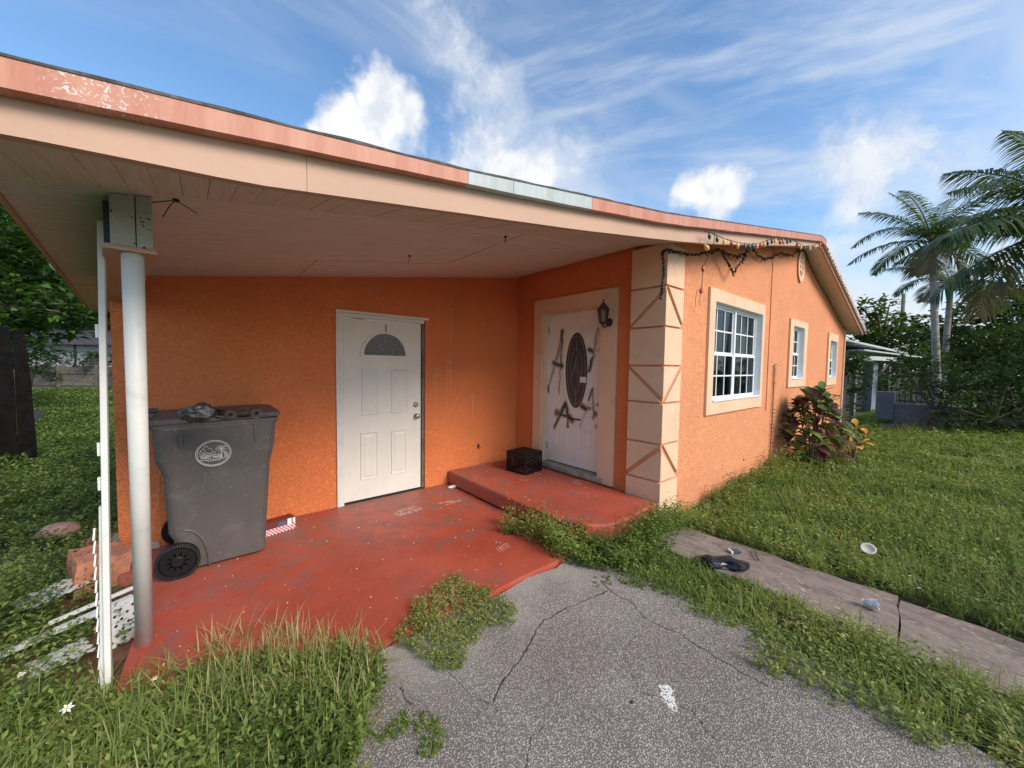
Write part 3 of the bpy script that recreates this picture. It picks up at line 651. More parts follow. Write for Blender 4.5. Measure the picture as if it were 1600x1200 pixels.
l = pA(208, 327); r_ = pA(460, 329); tp = pA(340, 197); cx, zb = (l[0]+r_[0])/2, (l[1]+r_[1])/2; R = (r_[0]-l[0])/2; RZ = tp[1]-zb
def half(rx, rz, n=20): return [(cx+rx*math.cos(math.pi*i/n), zb+rz*math.sin(math.pi*i/n)) for i in range(n+1)]
MB().prism([(x, yd-.001, z) for x, z in half(R-.035, RZ-.035)], (0, -.002, .022), (0, -.003, 0)).build('fanlight', M['leaded'], D)
mb = MB(); o_, i_ = half(R, RZ), [(x, z+.022) for x, z in half(R-.04, RZ-.04)]
for k in range(20):
    a, b_, c, d_ = o_[k], o_[k+1], i_[k+1], i_[k]; mb.prism([(a[0], yd-.0005, a[1]), (b_[0], yd-.0005, b_[1]), (c[0], yd-.0005, c[1]), (d_[0], yd-.0005, d_[1])], (0, 0, 0), (0, -.014, 0))
mb.box((cx-R, yd-.0155, zb-.008), (cx+R, yd-.0006, zb+.022)); mb.build('fanlight_frame', dA, D)
mb = MB()
for rr in (.35, .7):
    pts = [(cx+(R-.04)*rr*math.cos(a), yd-.009, zb+.02+(RZ-.05)*rr*math.sin(a)) for a in np.linspace(0, math.pi, 16)]; mb.tube(pts, .0025, 5)
for a in np.linspace(.5, math.pi-.5, 5): mb.tube([(cx+(R-.04)*.35*math.cos(a), yd-.009, zb+.02+(RZ-.05)*.35*math.sin(a)), (cx+(R-.04)*.97*math.cos(a), yd-.009, zb+.02+(RZ-.05)*.97*math.sin(a))], .0025, 5)
for sgn in (-1, 1): mb.tube([(cx, yd-.009, zb+.03), (cx+sgn*.05, yd-.009, zb+.07), (cx, yd-.009, zb+.12), (cx+sgn*.03, yd-.009, zb+.15), (cx, yd-.009, zb+.17)], .0025, 5)
mb.build('leading', simple('pale_leading', (.34, .33, .31), .4), D)
RX = Matrix.Rotation(math.pi/2, 3, 'X').to_4x4()
def knob(par, c, m3, r=.028, L=.055): MB().lathe([(.001, 0), (r*1.15, 0), (r*1.15, .008), (r*.4, .012), (r*.4, L*.5), (r, L*.62), (r*1.05, L*.85), (r*.7, L), (.001, L+.002)], c, 18, m3).build('knob', M['brass'], par, smooth=True)
kx, kz = pA(500, 633); knob(D, (kx, yd-.001, kz), RX)
kx, kz = pA(498, 573); MB().lathe([(.001, 0), (.033, 0), (.033, .01), (.026, .018), (.018, .022), (.001, .022)], (kx, yd-.001, kz), 18, RX).build('deadbolt', M['brass'], D)
kx, kz = pA(343, 172); MB().box((kx-.006, yd-.006, kz-.05), (kx+.006, yd-.001, kz+.03)).build('knocker_scar', M['wood_grey'], D)
for z in (.25, 1.03, 1.82): MB().tube([(-.006, yd-.006, z-.05), (-.006, yd-.006, z+.05)], .007, 8).build('hinge', M['white'], D)
fr = MB().box((-.045, -.012, -.004), (-.0025, .06, 2.10)).box((-.0025, -.012, 2.056), (.945, .06, 2.10)); fr.box((-.075, -.022, 0), (-.047, -.001, 2.13)).box((-.047, -.022, 2.102), (1.0, -.001, 2.13))
fr.build('door_frame', M['white'], H, bevel=.003)
MB().box((.93, .02, 0), (.964, .10, 2.05)).build('broken_jamb', M['wood_grey'], H, label='splintered bare jamb on the latch side')
MB().box((-.04, .001, -.003), (.96, .09, .012)).build('door_gap_shade', M['dark'], H)  # dark strip standing in for the shaded gap under the left door
# ---- front door
xd = 2.5558
def pB(px, py, xx=xd): q = P(840+px/4, 460+py/4, 0, xx); return q[1], q[2]
def seg(a, b_, w_, st):
    p, q = pB(*a), pB(*b_); return (p[0], p[1], q[0], q[1], w_, st)
graf = [seg((155, 225), (150, 290), .03, .95), seg((150, 280), (120, 400), .028, .6), seg((118, 400), (75, 560), .022, .55), seg((157, 240), (142, 480), .018, .75), seg((142, 480), (135, 620), .018, .5),
        seg((100, 430), (155, 450), .035, .9), seg((65, 575), (66, 610), .02, .95),
        seg((376, 215), (350, 390), .02, .55), seg((345, 395), (325, 475), .022, .85), seg((380, 215), (408, 300), .016, .3), seg((325, 345), (345, 360), .03, .9), seg((340, 350), (395, 350), .02, .25),
        seg((175, 680), (140, 760), .03, .97), seg((140, 755), (105, 830), .024, .85), seg((178, 690), (186, 760), .03, .97), seg((186, 760), (190, 825), .018, .8), seg((118, 735), (135, 748), .045, .8), seg((140, 750), (200, 770), .026, .9), seg((195, 765), (215, 785), .045, .95),
        seg((343, 590), (320, 660), .02, .8), seg((320, 660), (265, 830), .016, .3), seg((345, 600), (350, 775), .014, .75), seg((284, 700), (300, 715), .04, .9), seg((300, 708), (328, 712), .026, .7), seg((360, 742), (362, 750), .03, .8), seg((362, 815), (364, 830), .02, .5)]
dB = door_mat('graffitied_white_door', (.80, .76, .69), graf, 1, (.50, .46, .42))
zd0, zd1, y0d, y1d = .2356, 2.2656, -.5783, -1.4923
DB = MB().box((xd, y1d+.003, zd0+.012), (xd+.044, y0d-.003, zd1-.003)).build('front_door', dB, H, bevel=.003, label='white front door with oval leaded glass and black spray-paint strokes')
for (a, b_, c, d_) in ((122, 812, 188, 952), (253, 838, 335, 978)):
    p = pB(a, b_); q = pB(c, d_); panel(DB, q[0], p[0], q[1], p[1], xd, dB, 1, 1)
oc = pB(243, 475); rt_ = pB(316, 475); up_ = pB(243, 236); oy, oz = oc; ry, rz_ = abs(rt_[0]-oc[0]), abs(up_[1]-oc[1])
N_ = 36; el = lambda s, e, d: [(xd-d, oy+(ry*s+e)*math.cos(2*math.pi*k/N_), oz+(rz_*s+e)*math.sin(2*math.pi*k/N_)) for k in range(N_)]
mb = MB(); rs_ = [el(1, .045, .0005), el(1, .040, .012), el(1, .022, .007), el(1, .018, .018), el(1, .0, .014), el(1, -.004, .003)]
mb.add([p for r in rs_ for p in r], [(N_*i+k, N_*i+(k+1) % N_, N_*i+N_+(k+1) % N_, N_*i+N_+k) for i in range(len(rs_)-1) for k in range(N_)]).build('oval_moulding', dB, DB)
MB().prism(el(1, -.003, .001), (0, 0, 0), (-.003, 0, 0)).build('oval_glass', M['leaded'], DB)
mb = MB(); pw = lambda a, b_: (xd-.0055, oy-a*ry, oz+b_*rz_)
for s in (.78, .5):
    mb.tube([pw(s*math.cos(a), s*1.18*math.sin(a)*(.98)) for a in np.linspace(0, 2*math.pi, 30)], .0022, 5)
mb.tube([pw(0, .96), pw(0, .45)], .0022, 5); mb.tube([pw(0, -.96), pw(0, -.45)], .0022, 5)
for i in range(-2, 3): mb.tube([pw(-.3+.07*i, .1*i), pw(.0+.07*i, .33+.1*i-.1)], .002, 5); mb.tube([pw(.3-.07*i, .1*i), pw(-.07*i, -.33+.1*i+.1)], .002, 5)
mb.build('leading', simple('grey_leading', (.30, .29, .28), .4), DB)
p = pB(267, 515); q = pB(304, 552); MB().box((xd-.008, q[0], q[1]), (xd-.0042, p[0], p[1])).build('sticker', M['note'], DB, label='blank pale sticker on the oval glass')
# arched moulding above the oval and side mouldings
mb = MB(); L1 = [pB(x, y) for x, y in ((140, 620), (148, 320), (160, 236), (190, 225), (215, 200), (245, 190), (280, 200), (300, 226), (340, 234), (352, 240), (352, 330), (350, 600), (350, 770), (270, 765), (215, 745), (175, 745))]
mb.tube([(xd-.002, a, b_) for a, b_ in L1], .006, 6); mb.build('moulding', dB, DB)
p = pB(190, 770); q = pB(270, 790); MB().box((xd-.012, q[0], q[1]), (xd-.001, p[0], p[1]+.005)).build('mail_slot', M['char'], DB, bevel=.003)
RY = Matrix.Rotation(-math.pi/2, 3, 'Y').to_4x4()
p = pB(393, 622); MB().lathe([(.001, 0), (.032, 0), (.032, .01), (.02, .016), (.001, .016)], (xd-.001, p[0], p[1]), 18, RY).build('deadbolt', M['brass'], DB)
p = pB(386, 690); MB().lathe([(.001, 0), (.03, 0), (.03, .01), (.012, .014), (.012, .05), (.001, .05)], (xd-.001, p[0], p[1]), 14, RY).box((xd-.055, p[0]-.005, p[1]-.01), (xd-.04, p[0]+.1, p[1]+.01)).build('lever_handle', M['brass'], DB, bevel=.002)
for zz3 in (.45, 1.25, 2.05): MB().tube([(xd-.004, y0d+.003, zz3-.05), (xd-.004, y0d+.003, zz3+.05)], .008, 8).build('hinge', M['dark'], DB)
# trim round front door, proud of wall and returning into the reveal
a = P(836, 469, 0, 2.45); b_ = P(965.5, 450.5, 0, 2.45); bb = P(955.5, 764.4, 0, 2.45); bl_ = P(830.6, 720, 0, 2.45)
yo0, yo1, zo = (a[1]+bl_[1])/2, (b_[1]+bb[1])/2, (a[2]+b_[2])/2
yi0, yi1, zi = -.545, -1.525, 2.30
tm = MB(); tm.box((2.45, yi0, .172), (2.478, yo0, zo)).box((2.45, yo1, .172), (2.478, yi1, zo)).box((2.45, yi1, zi), (2.478, yi0, zo))
tm.box((2.4785, yi0-.0, .172), (2.60, yi0-.02, zi)).box((2.4785, yi1, .172), (2.60, yi1+.02, zi)).box((2.4785, yi1+.02, zi-.02), (2.60, yi0-.02, zi))
tm.build('door_surround', M['trim'], H)
MB().box((xd-.015, y0d-.0, zd0), (xd+.05, y0d+.012, zd1+.012)).box((xd-.015, y1d, zd1), (xd+.05, y0d, zd1+.012)).build('door_frame', M['white'], H)
MB().box((2.448, -1.60, .168), (2.60, -.50, zd0)).build('door_sill', M['conc'], H, bevel=.006, label='rough concrete sill of the front door')
# splashes and runs of pale stuff on the carport wall, outlet hole, nails
mb = MB(); rr = random.Random(5)
def splash(px, py, plane_y, n, runs):
    q = P(px, py, 1, plane_y)
    for i in range(n):
        a = rr.uniform(0, 6.28); d = rr.uniform(0, .035)+rr.uniform(0, .02); s = rr.uniform(.002, .007)
        c = (q[0]+math.cos(a)*d*1.2, -.004, q[2]+math.sin(a)*d); e = (c[0]+math.cos(a)*s*3, -.004, c[2]+math.sin(a)*s*3)
        mb.bar(c, e, s, .002, (0, 1, 0))
    for i in range(runs):
        x_ = q[0]+rr.uniform(-.03, .03); z_ = q[2]; L = rr.uniform(.12, .55) if py > 460 else rr.uniform(.05, .13)
        zz_ = z_
        while zz_ > z_-L:
            l_ = rr.uniform(.02, .09); nx = x_+rr.uniform(-.002, .002); mb.bar((x_, -.004, zz_), (nx, -.004, zz_-l_), .0032, .002, (0, 1, 0)); x_ = nx; zz_ -= l_*rr.uniform(1, 1.25)
for px, py, n, r_ in ((681, 583, 14, 3), (701, 561, 16, 4), (739, 618, 12, 2), (578, 450, 10, 4), (588, 450, 8, 2), (705, 470, 5, 2), (686, 474, 3, 1), (262, 760, 4, 2), (250, 740, 3, 2)): splash(px, py, 0, n, r_)
mb.build('paint_splash', simple('pale_splash', (.76, .42, .27), .6, .15, 30), H, kind='stuff', label='pale splashes and runs dried on the porch wall')
q = P(747, 697, 1, 0); MB().box((q[0]-.012, -.006, q[2]-.035), (q[0]+.016, -.001, q[2]+.03)).build('outlet_hole', M['dark'], H)
mb = MB(); mb.tube([(q[0], -.006, q[2]), (q[0]-.01, -.04, q[2]+.02), (q[0]+.012, -.05, q[2]-.01)], .003, 5); mb.build('loose_wire', M['dark'], H)
mb = MB()
for px, py in ((707, 478), (771, 500)):
    q = P(px, py, 1, 0); mb.lathe([(.001, 0), (.008, 0), (.006, .005), (.001, .005)], (q[0], -.001, q[2]), 8, RX)
mb.build('nail', M['dark'], H)
# crumbled mortar at the foot of the wall beside the door
# ceiling beam over the post
BY = -1.98
bxl, bxr = float(P(171, 340, 1, BY)[0]), float(P(238, 340, 1, BY)[0]); bzb = float(P(200, 386, 1, BY)[2])
bxm = (bxl+bxr)/2+.012
for a, b_ in ((bxl, bxm-.0015), (bxm+.0015, bxr)):
    MB().prism([(a, BY, bzb), (b_, BY, bzb), (b_, BY, ceilz(b_)-.002), (a, BY, ceilz(a)-.002)], (0, 0, 0), (-.25, 1.97, -.0)).build('ceiling_beam', M['beam'], H, bevel=.003)
MB().prism([(bxl-.025, BY+.004, bzb-.014), (bxr+.012, BY+.004, bzb-.014), (bxr+.012, BY+.004, bzb-.001), (bxl-.025, BY+.004, bzb-.001)], (0, 0, 0), (-.25, 1.96, 0)).build('beam_trim', M['fascia'], H)
MB().prism([(bxl-.022, BY+.03, bzb), (bxl-.003, BY+.03, bzb), (bxl-.003, BY+.03, 2.22), (bxl-.022, BY+.03, 2.22)], (0, 0, 0), (-.25, 1.93, 0)).build('beam_side_board', simple('blue_black_board', (.03, .035, .06), .6), H)
# cut wires and hooks in the ceiling
def wires(name, px, py, ends, label):
    mb = MB(); d = ray(px, py); tt = (2.47-CAM[2]+.156*CAM[0])/(d[2]-.156*d[0]); c = CAM+d*tt
    mb.lathe([(.001, -.006), (.012, -.006), (.012, .004), (.001, .004)], c, 8)
    for e in ends: mb.tube([c, (c[0]+e[0]*.4, c[1]+e[1]*.4, c[2]-.012), (c[0]+e[0], c[1]+e[1], c[2]+e[0]*.156-.02-e[2])], .0022, 5)
    tag(mb.build(name, M['wire']), label, 'wire')
wires('ceiling_wire', 275, 313, ((-.08, .0, .0), (-.05, .1, .03), (.07, .03, .02)), 'dark cut wires splayed from the porch ceiling beside the white post')
wires('ceiling_wire', 790, 370, ((.02, .02, .01), (-.02, -.02, .04)), 'short cut wire hanging from the porch ceiling towards the front door')
wires('ceiling_wire', 640, 400, ((.0, .02, .03),), 'tiny hook in the middle of the porch ceiling')
# ------------------------------------------------------------------ white post
PB = P(226, 1006, 2, 0); PT = P(207, 392, 1, BY+.06)
po = empty('porch_post', (PB[0], PB[1], 0), 0, 'white painted round steel post holding the porch beam', 'post')
dv = Vector(PT)-Vector(PB)
mb = MB(); mb.tube([(0, 0, 0), tuple(dv*.5), tuple(dv)], .0365, 24); mb.build('shaft', M['white'], po, smooth=True)
mb = MB(); mb.box((dv.x-.075, dv.y-.06, dv.z-.002), (dv.x+.075, dv.y+.1, dv.z+.006)); mb.build('cap_plate', M['fascia'], po)
# ------------------------------------------------------------------ lattice pole
q0 = P(170, 1098, 2, -.06); tl = P(157, 345, 1, q0[1]-.02)
lp = empty('lattice_screen', (q0[0], q0[1], -.06), 0, 'tall narrow white frame post seen edge-on with lattice scraps, before the round post', 'screen')
hgt = tl[2]+.06; dx = (tl[0]-q0[0])/hgt
mb = MB(); mb.bar((0, 0, 0), (dx*hgt, 0, hgt), .022, .04, (0, 1, 0)); mb.build('rail', M['white'], lp, bevel=.002)
mb = MB(); mb.bar((-.021, .02, 0), (dx*hgt*.42-.017, .025, hgt*.42), .014, .03, (0, 1, 0)); mb.build('rail', M['white'], lp, bevel=.002)
for k in range(12):
    z = .10+k*.062; mb = MB(); mb.bar((-.030, .022+.008*(k % 2), z), (-.028, .05, z+.05), .006, .03, (0, 1, 0)); mb.build('lattice_slat', M['white'], lp)
for z in (1.18, 1.02, 1.72): MB().box((-.018+dx*z-.006, .0, z), (-.010+dx*z, .02, z+.06)).build('bracket', M['white'], lp)
# ------------------------------------------------------------------ fallen lattice and rails
def rails(name, label, pts, w_, th, mat='white', cat='rail'):
    o = empty(name, tuple(pts[0][0]), 0, label, cat); b0 = Vector(pts[0][0])
    for p, q in pts: MB().bar(Vector(p)-b0, Vector(q)-b0, w_, th).build('board', M[mat], o, bevel=.002)
    return o
a = P(-10, 1028, 2, -.02); b_ = P(208, 932, 2, .03); rails('fallen_rail', 'long white rail lying in the weeds left of the porch', [(a, b_)], .05, .022, cat='rail')
a2 = P(75, 975, 2, 0.0); b2 = P(208, 918, 2, .05); rails('fallen_rail', 'thinner grimy white rail lying against the porch slab above the long rail', [(a2, b2)], .022, .02, cat='rail')
def lattice(name, label, c, u, v, nu, nv, sp, th=.005, w_=.024):
    o = empty(name, tuple(c), 0, label, 'lattice'); u = Vector(u).normalized(); v = Vector(v).normalized(); n = u.cross(v).normalized()
    W, Hh = nu*sp, nv*sp
    for s in (0, 1):
        for k in range(-nv, nu+nv):
            pts = []
            # line x - (+/-)y = k*sp clipped to rect
            for i in range(41):
                y = Hh*i/40; x_ = k*sp+(y if s else Hh-y)
                if 0 <= x_ <= W: pts.append((x_, y))
            if len(pts) > 1:
                p, q = pts[0], pts[-1]
                if abs(p[1]-q[1]) < .03: continue
                MB().bar(u*p[0]+v*p[1]+n*th*s*1.2, u*q[0]+v*q[1]+n*th*s*1.2, w_, th, n).build('lattice_slat', M['white'], o)
    return o
c = P(192, 980, 2, .0); lattice('lattice_piece', 'small upright scrap of white lattice between the thin pole and the round post', (c[0]-.04, c[1]-.05, -.08), (1, .55, 0), (-.1, .15, 1), 3, 4, .055)
c = P(70, 935, 2, .0); lattice('lattice_piece', 'broken white lattice sheet lying half buried in weeds beside the orange block', (c[0]-.05, c[1]-.12, .0), (.8, .5, .05), (-.5, .8, .02), 6, 4, .05)
c = P(60, 1045, 2, .0); lattice('lattice_piece', 'piece of white lattice lying in weeds below the long fallen rail', (c[0], c[1]-.05, -.01), (.9, .35, .02), (-.4, .9, .03), 4, 3, .05)
def rock(name, label, c, sz, mat, cat, seed=0, sub=2, cube=False, bevel=.02):
    import bmesh
    bm = bmesh.new()
    if cube: bmesh.ops.create_cube(bm, size=1); bmesh.ops.subdivide_edges(bm, edges=bm.edges, cuts=4, use_grid_fill=True)
    else: bmesh.ops.create_icosphere(bm, subdivisions=3, radius=.5)
    for v in bm.verts:
        n = mnoise.noise(v.co*3+Vector((seed, 0, 0)))*(.10 if cube else .18); v.co *= 1+n; v.co = Vector((v.co.x*sz[0], v.co.y*sz[1], v.co.z*sz[2]))
    me = bpy.data.meshes.new(name); bm.to_mesh(me); bm.free(); me.materials.append(mat)
    if not cube: me.shade_smooth()
    o = bpy.data.objects.new(name, me); COL.objects.link(o); o.location = c; return tag(o, label, cat)
c = P(155, 905, 2, 0); o = rock('masonry_block', 'chipped orange masonry block against the porch slab left of the post', (c[0]-.02, c[1]+.12, .02), (.27, .3, .28), M['block'], 'block', 1, cube=True); o.rotation_euler = (.05, .1, .3)
c = P(160, 848, 2, 0); o = rock('masonry_block', 'smaller broken orange brick behind the larger orange block', (c[0], c[1], -.01), (.2, .14, .12), M['block'], 'block', 4, cube=True); o.rotation_euler = (0, .1, .8)
c = P(92, 838, 2, -.05); rock('stone', 'smooth pinkish stone showing among weeds left of the white pole', (c[0], c[1], -.0), (.26, .18, .16), simple('pink_stone', (.33, .20, .16), .8), 'stone', 2)
c = P(186, 850, 2, 0); rock('concrete_rubble', 'grey lump of concrete at the left foot of the orange wall', (c[0], c[1]-.04, .03), (.1, .12, .14), M['conc'], 'rubble', 6)
c = P(707, 762, 2, 0); o = rock('plaster_chunk', 'flat chunk of white plaster on the floor beside the scuffed door', (c[0], c[1], .014), (.13, .06, .035), M['note'], 'rubble', 8); 
# dry leaf litter along the slab edge
# ------------------------------------------------------------------ wheelie bin
bn = empty('wheelie_bin', (-1.05, -.38, 0), 0, 'large grey wheeled rubbish bin with a round white town emblem', 'bin')
bm_mat = simple('grey_brown_hdpe', (.093, .083, .078), .5, .08, 5, bmp=.15, bscale=90, dirt=6, dirtcol=(.15, .13, .12), sp=38)
o0 = Vector((-1.05, -.38, 0))
def loop(x0, x1, y0, y1, z, r=.06, n=4):
    pts = []
    for (cx_, cy_, a0) in ((x1-r, y1-r, 0), (x0+r, y1-r, 90), (x0+r, y0+r, 180), (x1-r, y0+r, 270)):
        for k in range(n+1): a = math.radians(a0+90*k/n); pts.append((cx_+r*math.cos(a), cy_+r*math.sin(a), z))
    return pts
sec = [(.02, -1.30, -.80, .05), (.05, -1.33, -.795, .06), (.24, -1.36, -.785, .06), (.30, -1.385, -.782, .06), (.73, -1.405, -.757, .06), (.78, -1.42, -.75, .06), (.85, -1.445, -.735, .06), (.90, -1.445, -.725, .06), (1.075, -1.455, -.715, .06), (1.08, -1.475, -.70, .06), (1.115, -1.478, -.698, .06)]
vs = []; fs = []
yfw = lambda z: np.interp(z, [.02, .7, .83, 1.1], [-.66, -.685, -.70, -.715]); ybw = lambda z: np.interp(z, [.02, .7, .83, 1.1], [-.13, -.10, -.08, -.06])
n_ = 20
for z, xa, xb, r in sec:
    vs += [Vector(p)-o0 for p in loop(xa, xb, float(yfw(z)), float(ybw(z)), z, r)]
for i in range(len(sec)-1):
    for k in range(n_): fs.append((i*n_+k, i*n_+(k+1) % n_, (i+1)*n_+(k+1) % n_, (i+1)*n_+k))
fs += [tuple(range(n_))[::-1], tuple((len(sec)-1)*n_+k for k in range(n_))]
MB().add(vs, fs).build('body', bm_mat, bn, bevel=.004)
# lid: rounded low dome with lip, pitched slightly
lid = MB(); vs = []; L = [(1.118, .012, .0), (1.150, .014, 0), (1.160, -.02, .0), (1.168, -.09, .01), (1.176, -.16, .0)]
for z, off, _ in L: vs += [Vector((p[0], p[1], p[2]+(.02*(p[0]+1.08)))) - o0 for p in loop(-1.49-off, -.695+off*.8, -.72-off, -.055+off, z, .07)]
fs = [(i*n_+k, i*n_+(k+1) % n_, (i+1)*n_+(k+1) % n_, (i+1)*n_+k) for i in range(len(L)-1) for k in range(n_)]+[tuple(range(n_))[::-1], tuple((len(L)-1)*n_+k for k in range(n_))]
lid.add(vs, fs).build('lid', bm_mat, bn, bevel=.004)
hm = MB()
for yy_ in (-.62, -.52, -.25, -.15): hm.tube([(-.40, yy_+.38, 1.165), (-.47, yy_+.38, 1.17), (-.50, yy_+.38, 1.14), (-.47, yy_+.38, 1.09)], .013, 8)
hm.tube([(-.49, -.27, 1.15), (-.49, .26, 1.15)], .018, 10); hm.build('handle', bm_mat, bn)
for x_ in (-1.30, -.86): MB().box((x_-.006, -.7185-.004, .94), (x_+.006, -.70, 1.075)).build('rib', bm_mat, bn).location = -o0
# recessed wheel arch line
mb = MB(); mb.tube([Vector((-1.30+.14*math.sin(a), -.668, .02+.30*math.cos(a)))-o0 for a in np.linspace(0, 1.57, 8)], .009, 6); mb.build('wheel_arch', bm_mat, bn)
# wheels
wx, wr = -1.335, .124
for yy_, s in ((-.715, -1), (-.05, 1)):
    RXs = Matrix.Rotation(math.pi/2*(1 if s < 0 else -1), 3, 'X').to_4x4()
    c = Vector((wx, yy_, wr))-o0
    ty = MB().lathe([(.100, -.02), (.124, -.022), (wr, -.012), (wr, .022), (.124, .032), (.104, .03), (.098, .015)], c, 40, RXs).build('wheel', M['black'], bn)
    hb = MB(); hb.lathe([(.001, -.01), (.04, -.01), (.04, .022), (.03, .03), (.001, .03)], c, 20, RXs)
    for k in range(10):
        a = 2*math.pi*k/10
        for da in (-.09, .09): hb.bar(c+Vector((.035*math.cos(a), s*.012, .035*math.sin(a))), c+Vector((.103*math.cos(a+da), s*.012, .103*math.sin(a+da))), .012, .014, (0, 1, 0))
    hb.lathe([(.066, -.005), (.103, -.005), (.103, .005), (.066, .005)], c, 30, RXs)
    hb.build('rim', M['black'], ty)
    tr = MB()
    for k in range(48):
        a = 2*math.pi*k/48; tr.bar(c+Vector((.109*math.cos(a), s*.0315, .109*math.sin(a))), c+Vector((.127*math.cos(a), s*.026, .127*math.sin(a))), .007, .006, (0, 1, 0))
    tr.build('tread', M['dark'], ty)
MB().tube([(wx+1.05, -.33, wr), (wx+1.05, .33, wr)], .012, 8).build('axle', M['dark'], bn)
# emblem, laid on the side of the body
ec = P(334, 708, 1, -.712); em = empty('emblem', Vector((ec[0], -.7145, ec[2]))-o0); em.parent = bn; em.scale = (.84, 1, .98); em['label'] = 'round white emblem with palm tree and town name'
PW = simple('printed_white', (.60, .60, .58), .5, .1, 60)
ew, eh = .125, .100
def ring(rx, rz, w_, name='ring'):
    mb = MB(); n = 48
    v = []
    for k in range(n): a = 2*math.pi*k/n; v += [(rx*math.cos(a), 0, rz*math.sin(a)), ((rx-w_)*math.cos(a), 0, (rz-w_)*math.sin(a))]
    mb.add(v, [(2*k, 2*((k+1) % n), 2*((k+1) % n)+1, 2*k+1) for k in range(n)]); return mb.build(name, PW, em)
ring(ew, eh, .004); ring(ew-.010, eh-.009, .003)
mb = MB()
def ln(pts, w_=.0022):
    for a, b_ in zip(pts[:-1], pts[1:]): mb.bar((a[0], -.001, a[1]), (b_[0], -.001, b_[1]), w_, .001, (0, 1, 0))
ln([(-.10, -.012), (.055, -.012)], .004); ln([(-.10, -.048), (.075, -.048)], .003)
ln([(-.105, .002), (-.085, .03), (-.06, .052), (-.062, .07)]); ln([(-.062, .062), (-.045, .058), (-.035, .04), (-.012, .035), (-.01, .015), (.01, .012)]); ln([(-.095, .025), (-.07, .01), (-.065, -.005)]); ln([(-.07, .04), (-.058, .02), (-.045, .005), (-.02, .0)])
for k in range(8): ln([(-.10+k*.014, -.006), (-.09+k*.014, .004+.004*(k % 3)), (-.084+k*.014, -.004)], .0018)
ln([(.055, .03), (.05, -.01), (.045, -.045)], .004); ln([(.058, .03), (.058, -.01), (.06, -.05)], .003)
for a in (20, 50, 80, 110, 140, 170, 200, 235, 305, 340):
    ln([(.055, .03), (.055+.030*math.cos(math.radians(a)), .034+.024*math.sin(math.radians(a))), (.055+.046*math.cos(math.radians(a)), .026+.030*math.sin(math.radians(a)))], .003)
for k in range(5): ln([(.065+.008*k, .015-.004*k), (.078+.006*k, -.02-.006*k), (.072+.006*k, -.045-.0*k)], .0024)
mb.build('palm_and_cloud', PW, em)
def text(s, size, loc, mat, parent, name='lettering', rot=(math.pi/2, 0, 0), ext=.0004, off=0.0):
    cu = bpy.data.curves.new(name, 'FONT'); cu.body = s; cu.size = size; cu.align_x = 'CENTER'; cu.align_y = 'CENTER'; cu.extrude = ext; cu.offset = off
    o = bpy.data.objects.new(name+'_tmp', cu); COL.objects.link(o); dg = bpy.context.evaluated_depsgraph_get(); me = bpy.data.meshes.new_from_object(o.evaluated_get(dg)); me.materials.clear(); me.materials.append(mat)
    bpy.data.objects.remove(o); bpy.data.curves.remove(cu)
    o = bpy.data.objects.new(name, me); COL.objects.link(o); o.location = loc; o.rotation_euler = rot; o.parent = parent; return o
text('WEST PARK', .0285, (-.016, -.0015, -.030), PW, em, off=.0006)
text('ESTABLISHED 2005', .011, (.0, -.0015, -.057), PW, em)
# charred parts on the lid
hp = empty('charred_frame', (-1.16, -.42, 1.18), 0, 'charred metal arms with ring joints lying on the bin lid', 'scrap metal')
def onlid(px, py, z=1.205): q = P(px, py, 2, z); return Vector(q)-Vector((-1.16, -.42, 1.18))
A1, A2, A3 = onlid(318, 642, 1.225), onlid(360, 647, 1.215), onlid(400, 645, 1.22)
MB().tube([A1, A1.lerp(A2, .5)+Vector((0, 0, .005)), A2], [.020, .022, .018], 10).build('arm', M['char'], hp)
MB().tube([A2, A3], [.018, .020], 10).build('arm', M['char'], hp)
for c in (A2, A3):
    mb = MB(); mb.lathe([(.011, -.022), (.034, -.022), (.037, 0), (.034, .022), (.011, .022), (.009, 0)], c+Vector((0, -.012, 0)), 16, RX); mb.build('ring_joint', M['char'], hp)
MB().tube([onlid(318, 638, 1.24), onlid(345, 640, 1.245), onlid(385, 641, 1.235)], .006, 8).build('rod', M['char'], hp)
MB().tube([onlid(336, 652, 1.2), onlid(352, 655, 1.19), onlid(372, 652, 1.19), onlid(420, 648, 1.19)], .005, 6).build('rod', M['char'], hp)
lump = rock('crumpled_foil', 'crumpled sooty foil heap on the left of the bin lid', tuple(onlid(310, 649, 1.215)+Vector((-1.16, -.42, 1.195))), (.19, .14, .11), M['foil'], 'scrap', 3)
for v in lump.data.vertices: v.co += mnoise.noise_vector(v.co*22)*.022
for p_ in lump.data.polygons: p_.use_smooth = False
ch = empty('burnt_chain', tuple(onlid(296, 656, 1.195)+Vector((-1.16, -.42, 1.18))), 0, 'short black burnt chain at the left edge of the scrap on the lid', 'chain')
for k in range(7):
    mb = MB(); pts = [(.012*math.cos(a), .008*math.sin(a)*(k % 2), .008*math.sin(a)*((k+1) % 2)) for a in np.linspace(0, 2*math.pi, 9)]; mb.tube([(p[0]+k*.018-.03, p[1]+.006*math.sin(k), p[2]+.01) for p in pts], .004, 5, False); mb.build('link', M['char'], ch)
